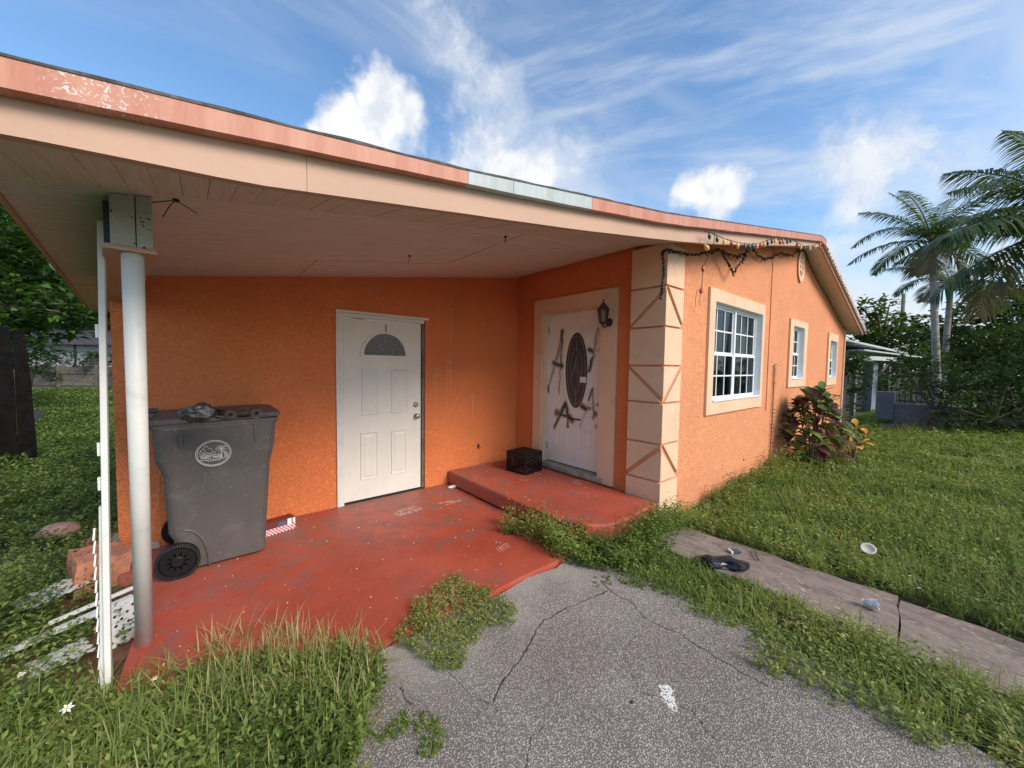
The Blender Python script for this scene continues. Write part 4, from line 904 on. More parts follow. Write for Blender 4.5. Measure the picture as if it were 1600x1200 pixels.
# ------------------------------------------------------------------ drinks carton
def carton_mat():
    m, t, b = newmat('red_check_carton'); co = objc(t); s = nd(t, 'ShaderNodeSeparateXYZ', {0: co})
    ck = nd(t, 'ShaderNodeTexChecker', {0: vm(t, 'MULTIPLY', co, (1, 1, 1)), 1: (.75, .72, .72, 1), 2: (.5, .03, .06, 1), 3: 70.0}).outputs[0]
    c = mixc(t, mr(t, s.outputs[2], .058, .059), ck, (.16, .035, .03)); setin(t, b, 'Base Color', c); b.inputs['Roughness'].default_value = .4
    return m
q = P(442, 832, 2, 0); bx_ = empty('drinks_carton', (q[0]-.0, q[1]+.06, .001), .22, 'small red and white checked carton on the floor beside the bin', 'carton')
MB().box((-.16, -.05, 0), (.10, .06, .115)).build('box', carton_mat(), bx_, bevel=.002)
MB().box((.03, -.0515, .05), (.065, -.0502, .11)).build('label', M['note'], bx_)
MB().box((.075, -.0515, .062), (.097, -.0502, .108)).build('label', M['note'], bx_)
MB().box((-.05, -.0515, .064), (.02, -.0502, .10)).build('picture_print', simple('blue_print', (.08, .12, .22), .4), bx_)
MB().box((.1005, -.04, .02), (.1015, .05, .1)).build('label', M['note'], bx_)
# ------------------------------------------------------------------ milk crate
ck = empty('milk_crate', (2.09, -.62, .17), .12, 'black plastic milk crate standing upside down by the front door', 'crate')
sx, sy, hh = .17, .165, .27
MB().box((-sx, -sy, hh-.012), (sx, sy, hh)).build('base_panel', M['black'], ck, bevel=.004)
for a in (-1, 1):
    for b_ in (-1, 1): MB().box((a*sx-.016*(a > 0), b_*sy-.016*(b_ > 0), 0), (a*sx+.016*(a < 0), b_*sy+.016*(b_ < 0), hh-.012)).build('corner_post', M['black'], ck)
for side in range(4):
    L_ = sx if side % 2 == 0 else sy; D_ = sy if side % 2 == 0 else sx; Rz = Matrix.Rotation(side*math.pi/2, 4, 'Z')
    MB().box((-L_+.016, -D_, 0), (L_-.016, -D_+.01, .035), Rz).build('side_rail', M['black'], ck); MB().box((-L_+.016, -D_, .20), (L_-.016, -D_+.01, hh-.012), Rz).build('side_rail', M['black'], ck)
    gm = MB()
    for s in (-1, 1):
        for k in range(-6, 7):
            x0 = k*.045; dz = .165; xa, xb_ = x0-s*dz/2, x0+s*dz/2; za, zb_ = .035, .20
            lim = L_-.016
            def clip(x_a, z_a, x_b, z_b):
                if x_a > x_b: x_a, z_a, x_b, z_b = x_b, z_b, x_a, z_a
                if x_b < -lim or x_a > lim: return None
                f = (z_b-z_a)/(x_b-x_a)
                if x_a < -lim: z_a += f*(-lim-x_a); x_a = -lim
                if x_b > lim: z_b += f*(lim-x_b); x_b = lim
                return x_a, z_a, x_b, z_b
            r = clip(xa, za, xb_, zb_)
            if r and r[2]-r[0] > .012: gm.bar(Rz @ Vector((r[0], -D_+.004+.002*s, r[1])), Rz @ Vector((r[2], -D_+.004+.002*s, r[3])), .009, .005, Rz @ Vector((0, 1, 0)))
    gm.build('side_lattice', M['black'], ck)
# ------------------------------------------------------------------ wall lantern
la = P(948, 495, 0, 2.40); ln_ = empty('wall_lantern', (2.449, la[1], la[2]-.0), 0, 'black coach lantern with clear glass on the front door surround', 'lamp')
lm = M['dark']; cx_ = -.115
mb = MB(); mb.lathe([(.001, 0), (.05, 0), (.045, .012), (.02, .022), (.001, .022)], (0, 0, -.06), 16, RY); mb.build('wall_plate', lm, ln_)
mb = MB(); mb.tube([(-.015, 0, -.07), (-.06, 0, -.115), (cx_, 0, -.12), (cx_, 0, -.095)], .009, 8); mb.tube([(-.02, 0, -.05), (-.05, 0, -.055), (-.06, 0, -.09)], .006, 8); mb.build('bracket', lm, ln_)
def hexr(r, z): return [(r*math.cos(math.pi/3*k)+cx_, r*math.sin(math.pi/3*k), z) for k in range(6)]
def frus(mb, r0, z0, r1, z1): mb.add(hexr(r0, z0)+hexr(r1, z1), [(k, (k+1) % 6, 6+(k+1) % 6, 6+k) for k in range(6)]+[tuple(range(6))[::-1], tuple(range(6, 12))])
mb = MB(); frus(mb, .02, -.095, .042, -.075); frus(mb, .042, -.075, .045, -.065); mb.build('base', lm, ln_)
mb = MB(); frus(mb, .074, .075, .068, .085); frus(mb, .068, .085, .028, .135); frus(mb, .028, .135, .018, .15); mb.tube([(cx_, 0, .15), (cx_, 0, .175)], .007, 8); mb.tube([(cx_, 0, .175), (cx_, 0, .20)], [.010, .002], 8); mb.build('roof', lm, ln_)
mb = MB()
lo, hi = hexr(.043, -.065), hexr(.064, .075)
for k in range(6): mb.tube([lo[k], hi[k]], .0045, 6)
mb.build('cage', lm, ln_)
gl = MB(); l2, h2 = hexr(.041, -.064), hexr(.062, .074); gl.add(l2+h2, [(k, (k+1) % 6, 6+(k+1) % 6, 6+k) for k in range(6)]).build('glass', glass_mat('lantern_glass', (.75, .75, .72), 1.0), ln_)
MB().tube([(cx_, 0, -.065), (cx_, 0, .02)], .012, 10).build('candle_sleeve', simple('candle_tube', (.5, .46, .38), .5), ln_)
# ------------------------------------------------------------------ coloured string lights on the fascia
BC = {'g': (.01, .09, .05), 'y': (.75, .45, .14), 'r': (.42, .03, .03), 'b': (.015, .05, .16), 'w': (.7, .66, .58), 'o': (.6, .25, .12)}
BM = {k: simple('bulb_'+{'g': 'green', 'y': 'yellow', 'r': 'red', 'b': 'blue', 'w': 'white', 'o': 'orange'}[k], v, .2, .05, spec=.6) for k, v in BC.items()}
def bulbmesh(mat, s=1.0):
    mb = MB(); mb.lathe([(.001, .0), (.010, 0), (.010, -.02), (.019, -.035), (.021, -.05), (.014, -.075), (.001, -.088)], (0, 0, 0), 8)
    mb.v = [(x*s, y*s, z*s) for x, y, z in mb.v]
    me = bpy.data.meshes.new('bulb'); me.from_pydata(mb.v, [], mb.f); me.materials.append(mat); me.shade_smooth(); return me
BME = {k: bulbmesh(m, .8) for k, m in BM.items()}
SME = bulbmesh(BM['w'], .42)
def Q(px, py, y=-2.685): return Vector(P(px, py, 1, y))
def zoomq(a, b_): return 960+a/4, 300+b_/4
st = empty('coloured_string_lights', tuple(Q(*zoomq(565, 245))), 0, 'swag of multicoloured bulbs strung along the fascia above the big window', 'string lights')
o_ = Q(*zoomq(565, 245))
cord = [(565, 245), (600, 255), (640, 272), (690, 292), (740, 308), (800, 322), (860, 326), (900, 322), (940, 308), (990, 290), (1040, 296), (1110, 292), (1140, 315), (1180, 338), (1240, 336), (1290, 308)]
mb = MB(); mb.tube([Q(*zoomq(*c))-o_ for c in cord], .0045, 5); mb.build('cord', M['wire'], st)
bl = [(588, 252, 'g'), (635, 272, 'g'), (682, 292, 'y'), (725, 302, 'r'), (768, 315, 'y'), (810, 322, 'b'), (838, 326, 'g'), (862, 322, 'b'), (886, 320, 'y'), (908, 318, 'r'), (932, 310, 'y'), (952, 300, 'b'), (980, 290, 'g'), (1003, 290, 'y'), (1030, 296, 'r'), (1050, 294, 'o'), (1078, 294, 'b'), (1100, 292, 'g'), (1138, 314, 'r'), (1162, 332, 'y'), (1186, 338, 'g'), (1218, 338, 'w'), (1254, 330, 'y'), (1282, 316, 'o')]
for a, b_, k in bl:
    obj_from(BME[k], 'bulb', st, Matrix.Translation(Q(*zoomq(a, b_))-o_+Vector((0, -.008, 0)))@Matrix.Rotation(random.uniform(-.35, .35), 4, 'Y'))
# hanging lead at left of the swag
hl = Q(*zoomq(562, 325)); hg = empty('hanging_light_lead', tuple(hl), 0, 'loose lead with three big bulbs dangling beside the pier, left end of the swag', 'string lights')
mb = MB(); z_ = [(565, 245), (563, 330), (555, 470), (545, 600), (552, 630)]; mb.tube([Q(*zoomq(*c), -2.60)-hl+Vector((0, -.09 if i < 2 else .0, 0)) for i, c in enumerate(z_)], .0035, 5)
mb.tube([Q(*zoomq(c[0], c[1]), -2.58)-hl for c in ((545, 600), (515, 620), (505, 680), (508, 720))], .002, 4); mb.tube([Q(*zoomq(c[0], c[1]), -2.58)-hl for c in ((545, 610), (535, 660), (530, 715))], .002, 4)
mb.build('cord', M['wire'], hg)
obj_from(BME['y'], 'bulb', hg, Matrix.Translation(Q(*zoomq(565, 330), -2.69)-hl)@Matrix.Rotation(-1.2, 4, 'Y')@Matrix.Scale(1.3, 4))
obj_from(BME['r'], 'bulb', hg, Matrix.Translation(Q(*zoomq(554, 458), -2.60)-hl)); obj_from(BME['r'], 'bulb', hg, Matrix.Translation(Q(*zoomq(546, 598), -2.60)-hl)@Matrix.Rotation(.4, 4, 'Y'))
# white mini lights down the right rake
wl = empty('white_string_lights', (7.4, -2.68, 3.85), 0, 'line of small white bulbs clipped down the right hand roof slope', 'string lights')
mb = MB(); rp = [(7.42+i*.32, -2.675, rz1(7.42+i*.32)-.10-.02*(i % 2)) for i in range(16)]; mb.tube([Vector(p)-Vector((7.4, -2.68, 3.85)) for p in rp], .004, 5); mb.build('cord', M['wire'], wl)
for i in range(34):
    x_ = 7.5+i*.145; obj_from(SME, 'bulb', wl, Matrix.Translation(Vector((x_, -2.678, rz1(x_)-.11-.02*random.random()))-Vector((7.4, -2.68, 3.85)))@Matrix.Scale(1.5, 4))
# tangled dark garland under the soffit along the top of the gable wall
def garland(name, label, pts, plane, bulbs=True, thick=.05, n=1):
    base = Vector(P(*zoomq(*pts[0]), 1, plane)); o = empty(name, tuple(base), 0, label, 'garland'); pp = [Vector(P(*zoomq(*p), 1, plane))-base for p in pts]
    mb = MB(); r2 = random.Random(len(pts))
    for s in range(3):
        path = []
        for i in range(len(pp)-1):
            for k in range(6):
                p = pp[i].lerp(pp[i+1], k/6); path.append(p+Vector((r2.uniform(-1, 1), r2.uniform(-.7, .2), r2.uniform(-1, 1)))*thick*.35)
        mb.tube(path, .004, 4)
        for p in path[::2]:
            d = Vector((r2.uniform(-1, 1), r2.uniform(-1, 0), r2.uniform(-1, .4)))*thick*.9; mb.tube([p, p+d*.6], [.004, .009], 5)
    mb.build('tangled_cord', M['wire'], o)
    return o
garland('light_garland', 'dark tangled garland of unlit lights sagging between pier and heart shape', [(330, 362), (380, 375), (450, 388), (520, 388), (590, 372), (650, 360), (700, 385), (760, 405), (810, 385), (830, 360)], -2.37)
garland('heart_garland', 'heart shaped loop of tangled wire hanging above the big window', [(665, 370), (685, 410), (712, 460), (738, 510), (765, 465), (800, 420), (825, 375)], -2.40)
garland('light_garland', 'dark tangled garland swagged between heart shape and gable peak', [(860, 362), (890, 395), (935, 420), (985, 408), (1030, 378), (1060, 390), (1110, 392), (1150, 360), (1185, 365)], -2.37)
garland('light_garland', 'thin dark garland following the gable wall down to the right corner', [(1190, 375), (1215, 440), (1250, 530), (1290, 600), (1335, 670), (1370, 750), (1400, 805), (1435, 860)], -2.36, thick=.03)
garland('pier_lights', 'short string of dead lights hanging down the corner of the cream pier', [(320, 362), (295, 375), (300, 440), (303, 500), (298, 560), (288, 620), (280, 675)], -2.42, thick=.035)
# ------------------------------------------------------------------ foliage helpers
def nrmz(a): return a/np.maximum(np.linalg.norm(a, axis=1, keepdims=True), 1e-9)
def leafmesh(name, p, d, l, w_, rnd, mat, parent=None, up=None, droop=0.0, **tg):
    """one folded rhombus per leaf: base p, direction d, length l, width w_"""
    n = len(p); d = nrmz(d)
    if up is None: up = np.tile([0, 0, 1.0], (n, 1))
    s = np.cross(d, up+RS.normal(0, .25, (n, 3))); s = nrmz(s); nn = np.cross(s, d)
    l = l[:, None]; w_ = w_[:, None]
    V = np.empty((n, 4, 3)); V[:, 0] = p; V[:, 1] = p+d*l*.45+s*w_*.5+nn*w_*.18; V[:, 2] = p+d*l-np.array([0, 0, 1.])*l*droop; V[:, 3] = p+d*l*.45-s*w_*.5+nn*w_*.18
    me = bpy.data.meshes.new(name); me.vertices.add(4*n); me.vertices.foreach_set('co', V.reshape(-1))
    me.loops.add(4*n); me.loops.foreach_set('vertex_index', np.arange(4*n, dtype=np.int32))
    me.polygons.add(n); me.polygons.foreach_set('loop_start', np.arange(0, 4*n, 4, dtype=np.int32)); me.polygons.foreach_set('loop_total', np.full(n, 4, dtype=np.int32))
    at = me.attributes.new('rnd', 'FLOAT', 'FACE'); at.data.foreach_set('value', rnd.astype(np.float32))
    me.update(calc_edges=True); me.materials.append(mat)
    o = bpy.data.objects.new(name, me); COL.objects.link(o)
    if parent is not None: o.parent = parent
    return tag(o, **tg)
def inpoly(x, y, poly):
    c = np.zeros(len(x), bool); n = len(poly)
    for i in range(n):
        x0, y0 = poly[i][:2]; x1, y1 = poly[(i+1) % n][:2]
        if y0 == y1: continue
        c ^= ((y0 > y) != (y1 > y)) & (x < (x1-x0)*(y-y0)/(y1-y0)+x0)
    return c
def vnoise(x, y, s, seed=0):
    r = np.random.RandomState(seed); G = r.rand(64, 64); u = x*s; v = y*s; i = np.floor(u).astype(int); j = np.floor(v).astype(int); a = u-i; b = v-j; a = a*a*(3-2*a); b = b*b*(3-2*b)
    g = lambda p, q: G[p % 64, q % 64]
    return (g(i, j)*(1-a)+g(i+1, j)*a)*(1-b)+(g(i, j+1)*(1-a)+g(i+1, j+1)*a)*b
def scatter(poly, dens, jit=.10):
    P_ = np.array([p[:2] for p in poly]); lo = P_.min(0)-.2; hi = P_.max(0)+.2; n = int((hi-lo).prod()*dens)
    x = RS.uniform(lo[0], hi[0], n); y = RS.uniform(lo[1], hi[1], n)
    jx = (vnoise(x, y, 5, 1)-.5)*2*jit+(vnoise(x, y, 16, 2)-.5)*jit; jy = (vnoise(x, y, 5, 3)-.5)*2*jit+(vnoise(x, y, 16, 4)-.5)*jit
    k = inpoly(x+jx, y+jy, poly); return x[k], y[k]
def px(poly, z=-.08): return [tuple(P(a, b, 2, z)[:2]) for a, b in poly]
def weeds(name, polys, label, d0=900, hmax=.14, ls=.026, mat='weed', z=-.1, jit=.1, leaves=8, ref=3.6, bare=0.0, cat='ground cover', asp=.5, excl=None, colshift=0.0):
    PP = []; HH = []; SS = []; CC = []
    for poly in polys:
        x, y = scatter(poly, d0, jit)
        if excl is not None:
            k = ~inpoly(x, y, excl); x, y = x[k], y[k]
        dist = np.hypot(x-CAM[0], y-CAM[1]); sc = np.maximum(1, (dist/ref))**.62
        k = RS.rand(len(x)) < 1/sc**2
        if bare: k &= vnoise(x, y, 2.2, 9) > bare*(.6+.8*vnoise(x, y, 9, 5))
        x, y, sc = x[k], y[k], sc[k]
        PP.append(np.stack([x, y, np.full(len(x), z)], 1)); HH.append(hmax*(.12+1.3*vnoise(x, y, 2.3, 11)**1.5+.65*vnoise(x, y, 6, 12)**1.4)*RS.uniform(.5, 1.1, len(x))); SS.append(sc); CC.append(vnoise(x, y, 1.1, 21)*.45+vnoise(x, y, 4.5, 22)*.45-.03)
    B = np.concatenate(PP); Hh = np.concatenate(HH); Sc = np.concatenate(SS); Cc = np.concatenate(CC); n = len(B)
    k = leaves; idx = np.repeat(np.arange(n), k); lv = np.tile(np.arange(k), n)
    lean = RS.normal(0, .25, (n, 2)); f = (lv+RS.rand(n*k))/k
    h = Hh[idx]*f
    p = B[idx].copy(); p[:, 0] += lean[idx, 0]*h; p[:, 1] += lean[idx, 1]*h; p[:, 2] += h
    az = RS.rand(n*k)*2*math.pi; el = RS.uniform(-.1, .85, n*k)
    d = np.stack([np.cos(az)*np.cos(el), np.sin(az)*np.cos(el), np.sin(el)], 1)
    l = ls*Sc[idx]*RS.uniform(.6, 1.35, n*k); rn = np.clip(Cc[idx]+.25*(f-.3)+RS.normal(0, .17, n*k)+colshift, 0, 1)
    return leafmesh(name, p, d, l, l*asp*RS.uniform(.7, 1.2, n*k), rn, M[mat], droop=.12, label=label, cat=cat, kind='stuff')
def blades(name, polys, label, dens, h0, h1, w0=.006, mat='grass', z=-.1, jit=.1, tuft=9, lean=.45, ref=4, dry=0.0, segs=3):
    VV = []; rr = []
    for poly in polys:
        x, y = scatter(poly, dens, jit); dist = np.hypot(x-CAM[0], y-CAM[1]); sc = np.maximum(1, dist/ref)**.6
        k = RS.rand(len(x)) < 1/sc**2; x, y, sc = x[k], y[k], sc[k]; n = len(x)
        if n == 0: continue
        idx = np.repeat(np.arange(n), tuft); m = n*tuft; b = np.stack([x[idx]+RS.normal(0, .02, m), y[idx]+RS.normal(0, .02, m), np.full(m, z)], 1)
        az = RS.rand(m)*2*math.pi; le = np.abs(RS.normal(0, lean, m)); h = RS.uniform(h0, h1, m); wd = w0*sc[idx]*RS.uniform(.7, 1.3, m)
        out = np.stack([np.cos(az), np.sin(az), np.zeros(m)], 1); sd = np.stack([-np.sin(az), np.cos(az), np.zeros(m)], 1)
        V = np.empty((m, 2*segs+1, 3))
        for s in range(segs+1):
            f = s/segs; c = b+out*(h*(np.sin(le)*f+.45*le*f*f))[:, None]+np.array([0, 0, 1.])*(h*np.cos(le)*f*(1-.25*le*f))[:, None]; ww = (wd*(1-f)**.6)[:, None]*.5
            if s == segs: V[:, 2*segs] = c
            else: V[:, 2*s] = c-sd*ww; V[:, 2*s+1] = c+sd*ww
        VV.append(V); rr.append(np.clip(vnoise(x, y, 2, 31)[idx]*.6+RS.normal(.1+dry, .18, m), 0, 1))
    V = np.concatenate(VV); r = np.concatenate(rr); m = len(V); nv = 2*segs+1
    me = bpy.data.meshes.new(name); me.vertices.add(m*nv); me.vertices.foreach_set('co', V.reshape(-1))
    F = []
    for s in range(segs-1): F.append([2*s, 2*s+1, 2*s+3, 2*s+2])
    base = np.arange(m)[:, None]*nv; quads = np.concatenate([base+np.array(f) for f in F], 1).reshape(m, -1); tri = base+np.array([2*segs-2, 2*segs-1, 2*segs])
    li = np.concatenate([quads, tri], 1); per = li.shape[1]; tot = np.tile(np.array([4]*(segs-1)+[3]), m); st_ = np.concatenate([[0], np.cumsum(tot)[:-1]])
    me.loops.add(m*per); me.loops.foreach_set('vertex_index', li.reshape(-1).astype(np.int32)); me.polygons.add(len(tot)); me.polygons.foreach_set('loop_start', st_.astype(np.int32)); me.polygons.foreach_set('loop_total', tot.astype(np.int32))
    at = me.attributes.new('rnd', 'FLOAT', 'FACE'); at.data.foreach_set('value', np.repeat(r, segs).astype(np.float32)); me.update(calc_edges=True); me.materials.append(M[mat])
    o = bpy.data.objects.new(name, me); COL.objects.link(o); return tag(o, label, 'grass', kind='stuff')
# ------------------------------------------------------------------ weeds and grass
pathr = [(1.80, -9), (2.60, -9), (2.57, -2.5), (1.98, -2.5)]
lawn = [(2.60, -2.36), (3.2, -2.34), (5, -2.34), (11.9, -2.34), (13, -2.2), (22, -2.2), (22, -11), (2.66, -11)]
dirtp = [(12.6, -3.1), (14.9, -2.7), (16.3, -3.4), (16.5, -4.6), (14.6, -4.5), (13.0, -3.9)]
weeds('lawn_weeds', [lawn], 'leafy green weeds covering the lawn to the right of the house', 1050, .14, .027, jit=.06, excl=dirtp, z=-.08)
weeds('wall_weeds', [[(2.45, -2.72), (2.45, -2.37), (6, -2.33), (11.8, -2.33), (11.8, -2.6), (5.5, -2.75), (3.4, -2.95), (2.9, -2.85)]], 'taller weeds growing along the foot of the gable wall', 800, .27, .028, jit=.1, colshift=-.05)
weeds('step_weeds', [[(.98, -1.62), (1.12, -1.5), (1.22, -1.75), (1.30, -2.1), (1.5, -2.42), (1.9, -2.44), (2.3, -2.34), (2.5, -2.42), (2.5, -2.62), (2.0, -2.60), (1.9, -2.75), (1.3, -2.72), (1.1, -2.45), (.98, -2.25), (1.02, -1.95)]], 'leafy weeds crowding the corner between porch floor, step and path', 2000, .27, .030, jit=.05, z=-.02)
weeds('verge_weeds', [[(1.28, -2.55)]+px([(1030, 850), (1072, 888), (1120, 897), (1205, 918), (1290, 968), (1400, 1018), (1440, 1042), (1600, 1118)], -.05)+[(2.0, -8), (1.1, -8), (1.18, -4.9), (1.2, -4.3), (1.10, -3.8), (1.28, -3.3), (1.35, -3.0), (1.2, -2.75)]], 'low bright weeds between driveway and path', 1500, .10, .026, jit=.10, asp=.38, colshift=.06, z=-.05)
blades('verge_grass', [[(1.28, -2.7), (1.9, -2.8), (1.92, -4.2), (1.9, -8), (1.15, -8), (1.22, -4.2), (1.15, -3.8)]], 'tufts of grass between driveway and path', 190, .06, .20, .006, jit=.08, lean=.9, z=-.05)
blades('lawn_grass', [[(2.60, -2.5), (12, -2.5), (18, -4), (18, -10), (2.7, -10)]], 'grass blades among the lawn weeds', 190, .08, .24, .0055, jit=.1, lean=.8, z=-.08)
patch = px([(600, 1003), (640, 965), (680, 930), (712, 905), (745, 920), (800, 945), (800, 968), (755, 992), (742, 1030), (722, 1058), (695, 1050), (650, 1040), (610, 1022)], -.03)
weeds('porch_edge_weeds', [patch], 'bright creeping weed patch at the edge of the red porch floor', 3600, .06, .019, jit=.075, z=-.01, asp=.36, mat='weed', colshift=.12)
patch2 = px([(640, 1112), (668, 1098), (705, 1125), (708, 1145), (690, 1178), (655, 1168), (640, 1140), (600, 1150), (570, 1165), (560, 1140), (605, 1120)], -.03)
weeds('driveway_weeds', [patch2], 'small yellowish weed patch growing through the driveway', 3000, .03, .016, mat='weed2', jit=.06, z=-.03, asp=.4)
weeds('crack_weeds', [px([(920, 905), (955, 900), (965, 912), (930, 920)], -.03), px([(1160, 1010), (1190, 1015), (1180, 1030)], -.03)], 'sprigs of weed in the driveway crack', 900, .03, .016, mat='weed2', jit=.02, z=-.03)
fl = px([(150, 1110), (230, 1095), (290, 1072), (350, 1052), (430, 1040), (520, 1042), (575, 1045), (592, 1050), (590, 1090), (560, 1150), (565, 1230), (560, 1420), (-150, 1420), (-150, 1120)], -.06)
weeds('foreground_weeds', [fl], 'dense leafy weeds in the left foreground before the porch', 2300, .10, .031, jit=.04, asp=.42, ref=2.4, z=-.03)
blades('foreground_grass', [px([(200, 1075), (290, 1035), (350, 1000), (430, 985), (560, 1012), (600, 1040), (560, 1130), (400, 1120), (250, 1110)], -.03)], 'long half dry grass tufts along the front edge of the porch floor', 230, .06, .21, .006, jit=.03, lean=1.0, dry=.32, z=-.02)
blades('foreground_grass', [fl], 'green grass blades among the left foreground weeds', 230, .08, .24, .006, jit=.05, lean=1.0, z=-.03)
yard = [(-1.76, -1.0), (-1.76, 2.0), (-1.9, 3.0), (-1.0, 30), (-30, 30), (-14, 4), (-5, -3), (-2.2, -2.6), (-1.6, -2.1), (-1.62, -1.75), (-1.95, -1.4), (-2.1, -.6), (-1.95, -.25)]
weeds('side_yard_weeds', [yard], 'thick weeds filling the side yard left of the porch', 1000, .20, .030, jit=.06, asp=.45, ref=3.4, colshift=-.1)
weeds('rubble_weeds', [[(-1.5, -2.0), (-1.5, -1.1), (-1.7, -.7), (-1.75, -.3), (-2.2, -.3), (-2.3, -2.1)]], 'sparse weeds coming through red rubble by the porch slab', 1500, .24, .028, bare=.38, jit=.1)
# dry litter by the slab edge
lx, ly = scatter(px([(300, 1035), (440, 1015), (430, 1040), (330, 1058), (210, 1080)], 0), 2500, .02); n = len(lx)
leafmesh('leaf_litter', np.stack([lx, ly, RS.uniform(.002, .02, n)], 1), RS.normal(0, 1, (n, 3))*[1, 1, .2], RS.uniform(.01, .03, n), RS.uniform(.003, .01, n), RS.rand(n), M['palmdry'], label='brown dry litter gathered on the front edge of the porch floor', cat='leaf litter', kind='stuff')
# white wildflowers: the few that show, each its own thing
wf = simple('white_petal', (.75, .74, .66), .5, .05); yf = simple('yellow_centre', (.7, .45, .05), .6)
fm = MB()
for k in range(6):
    a = k*math.pi/3; c_, s_ = math.cos(a), math.sin(a); fm.add([(0, 0, 0), (.5*c_-.22*s_, .5*s_+.22*c_, .12), (1*c_, 1*s_, .05), (.5*c_+.22*s_, .5*s_-.22*c_, .12)], [(0, 1, 2, 3)])
pm = bpy.data.meshes.new('petals'); pm.from_pydata(fm.v, [], fm.f); pm.materials.append(wf)
cm_ = MB().lathe([(.001, .02), (.22, .03), (.2, .16), (.001, .2)], (0, 0, 0), 8); cme = bpy.data.meshes.new('flower_centre'); cme.from_pydata(cm_.v, [], cm_.f); cme.materials.append(yf)
sm_ = MB().tube([(0, 0, -.16), (.008, 0, -.08), (0, 0, 0)], .0022, 5); sme = bpy.data.meshes.new('stem'); sme.from_pydata(sm_.v, [], sm_.f); sme.materials.append(M['weed'])
def flower(c, s, label, rx=.0):
    o = empty('white_wildflower', tuple(c), 0, label, 'flower', None)
    Mx = Matrix.Rotation(rx, 4, 'X')@Matrix.Scale(s, 4); obj_from(pm, 'petals', o, Mx); obj_from(cme, 'flower_centre', o, Mx); obj_from(sme, 'stem', o); return o
flower(P(105, 1107, 2, .10), .024, 'white wildflower in the weeds left of the foot of the narrow white pole', .5)
flower(P(33, 1054, 2, .07), .020, 'pale wildflower at the far left beneath the fallen lattice piece', .4)
flower(P(34, 1082, 2, .06), .014, 'tiny wildflower between two larger ones at the far left', .2)
flower(P(242, 1060, 2, .05), .014, 'small yellowish wildflower in dry grass in front of the round post', .4)
fxy = []
for poly, n, zz_ in ((lawn, 420, .06), (yard, 420, .10)):
    P_ = np.array(poly); x = RS.uniform(max(P_[:, 0].min(), -12), min(P_[:, 0].max(), 15), n); y = RS.uniform(max(P_[:, 1].min(), -8), min(26, P_[:, 1].max()), n); k = inpoly(x, y, poly); fxy += [(a, b_, zz_) for a, b_ in zip(x[k], y[k])]
mb = MB()
for x_, y_, z_ in fxy:
    s = .007*max(1, math.hypot(x_-CAM[0], y_-CAM[1])/5)**.5; z_ += random.uniform(-.03, .06)
    for k in range(4): a = k*1.57+x_; mb.add([(x_, y_, z_), (x_+s*math.cos(a)-s*.5*math.sin(a), y_+s*math.sin(a)+s*.5*math.cos(a), z_+s*.3), (x_+s*1.5*math.cos(a), y_+s*1.5*math.sin(a), z_+s*.2), (x_+s*math.cos(a)+s*.5*math.sin(a), y_+s*math.sin(a)-s*.5*math.cos(a), z_+s*.3)], [(0, 1, 2, 3)])
mb.build('small_white_flowers', wf, None, label='tiny white flowers dotted through the lawns', cat='flowers', kind='stuff')
# ------------------------------------------------------------------ creeper on the wall
cb = P(1206, 665, 1, WP-.02); cv = empty('wall_creeper', (cb[0], WP-.012, -.1), 0, 'thin dry creeper climbing the gable wall behind the croton', 'plant')
H_ = P(1207, 570, 1, WP)[2]+.1
MB().tube([(0, 0, 0), (.02, -.004, H_*.5), (.0, -.004, H_)], .006, 5).build('stem', M['bark'], cv)
k = 44; z_ = np.linspace(.4, H_, k); sd = np.where(np.arange(k) % 2, 1, -1)
leafmesh('leaves', np.stack([np.zeros(k), np.full(k, -.012), z_], 1), np.stack([sd*1.0, np.full(k, -.25), np.full(k, .2)], 1), np.full(k, .07), np.full(k, .045), RS.rand(k), M['palmdry'], cv, kind='stuff')
# ------------------------------------------------------------------ croton
cb = P(1243, 712, 2, -.1)
def croton(base, label, spots, mats, lsz, name='croton_bush'):
    o = empty(name, tuple(base), 0, label, 'bush'); B = Vector(base); rr = random.Random(11)
    def lm(mat):
        mb = MB(); v = []
        for i, (x, w_, z) in enumerate([(0, .02, 0), (.3, .20, .06), (.6, .27, .04), (.85, .17, -.03), (1, .0, -.12)]): v += [(x, -w_, z+.05*(i in (1, 2, 3))), (x, 0, z), (x, w_, z+.05*(i in (1, 2, 3)))]
        f = []
        for i in range(4): f += [(3*i, 3*i+3, 3*i+4, 3*i+1), (3*i+1, 3*i+4, 3*i+5, 3*i+2)]
        me = bpy.data.meshes.new('leaf'); me.from_pydata(v, [], f); me.materials.append(mat); me.shade_smooth(); return me
    ms = [lm(M[m]) for m in mats]
    for (x_, y_, z_, n, mi) in spots:
        c = Vector((x_, y_, z_))
        if n == 8 and len(o.children) > 70: BR = False
        else: BR = True
        mb = MB(); mb.tube([(x_*.15+rr.uniform(-.05, .05), y_*.15, 0), (x_*.6, y_*.6, z_*.55), tuple(c)], [.014, .010, .006], 6)
        if BR: mb.build('branch', M['bark'], o)
        for k in range(n):
            a = k*2.4+rr.random()*.4; f = k/n; el = .95-1.35*f+rr.uniform(-.15, .15)
            Mx = Matrix.Translation(c+Vector((0, 0, -.13*f)))@Matrix.Rotation(a, 4, 'Z')@Matrix.Rotation(-el, 4, 'Y')@Matrix.Scale(lsz*rr.uniform(.75, 1.15), 4)
            m_i = mi if rr.random() < .75 else 1-min(mi, 1)
            if len(ms) > 2 and rr.random() < .06: m_i = 2
            if f < .35 and rr.random() < .5 and len(ms) > 1: m_i = 1
            obj_from(ms[m_i % len(ms)], 'leaf', o, Mx)
    return o
sp = []
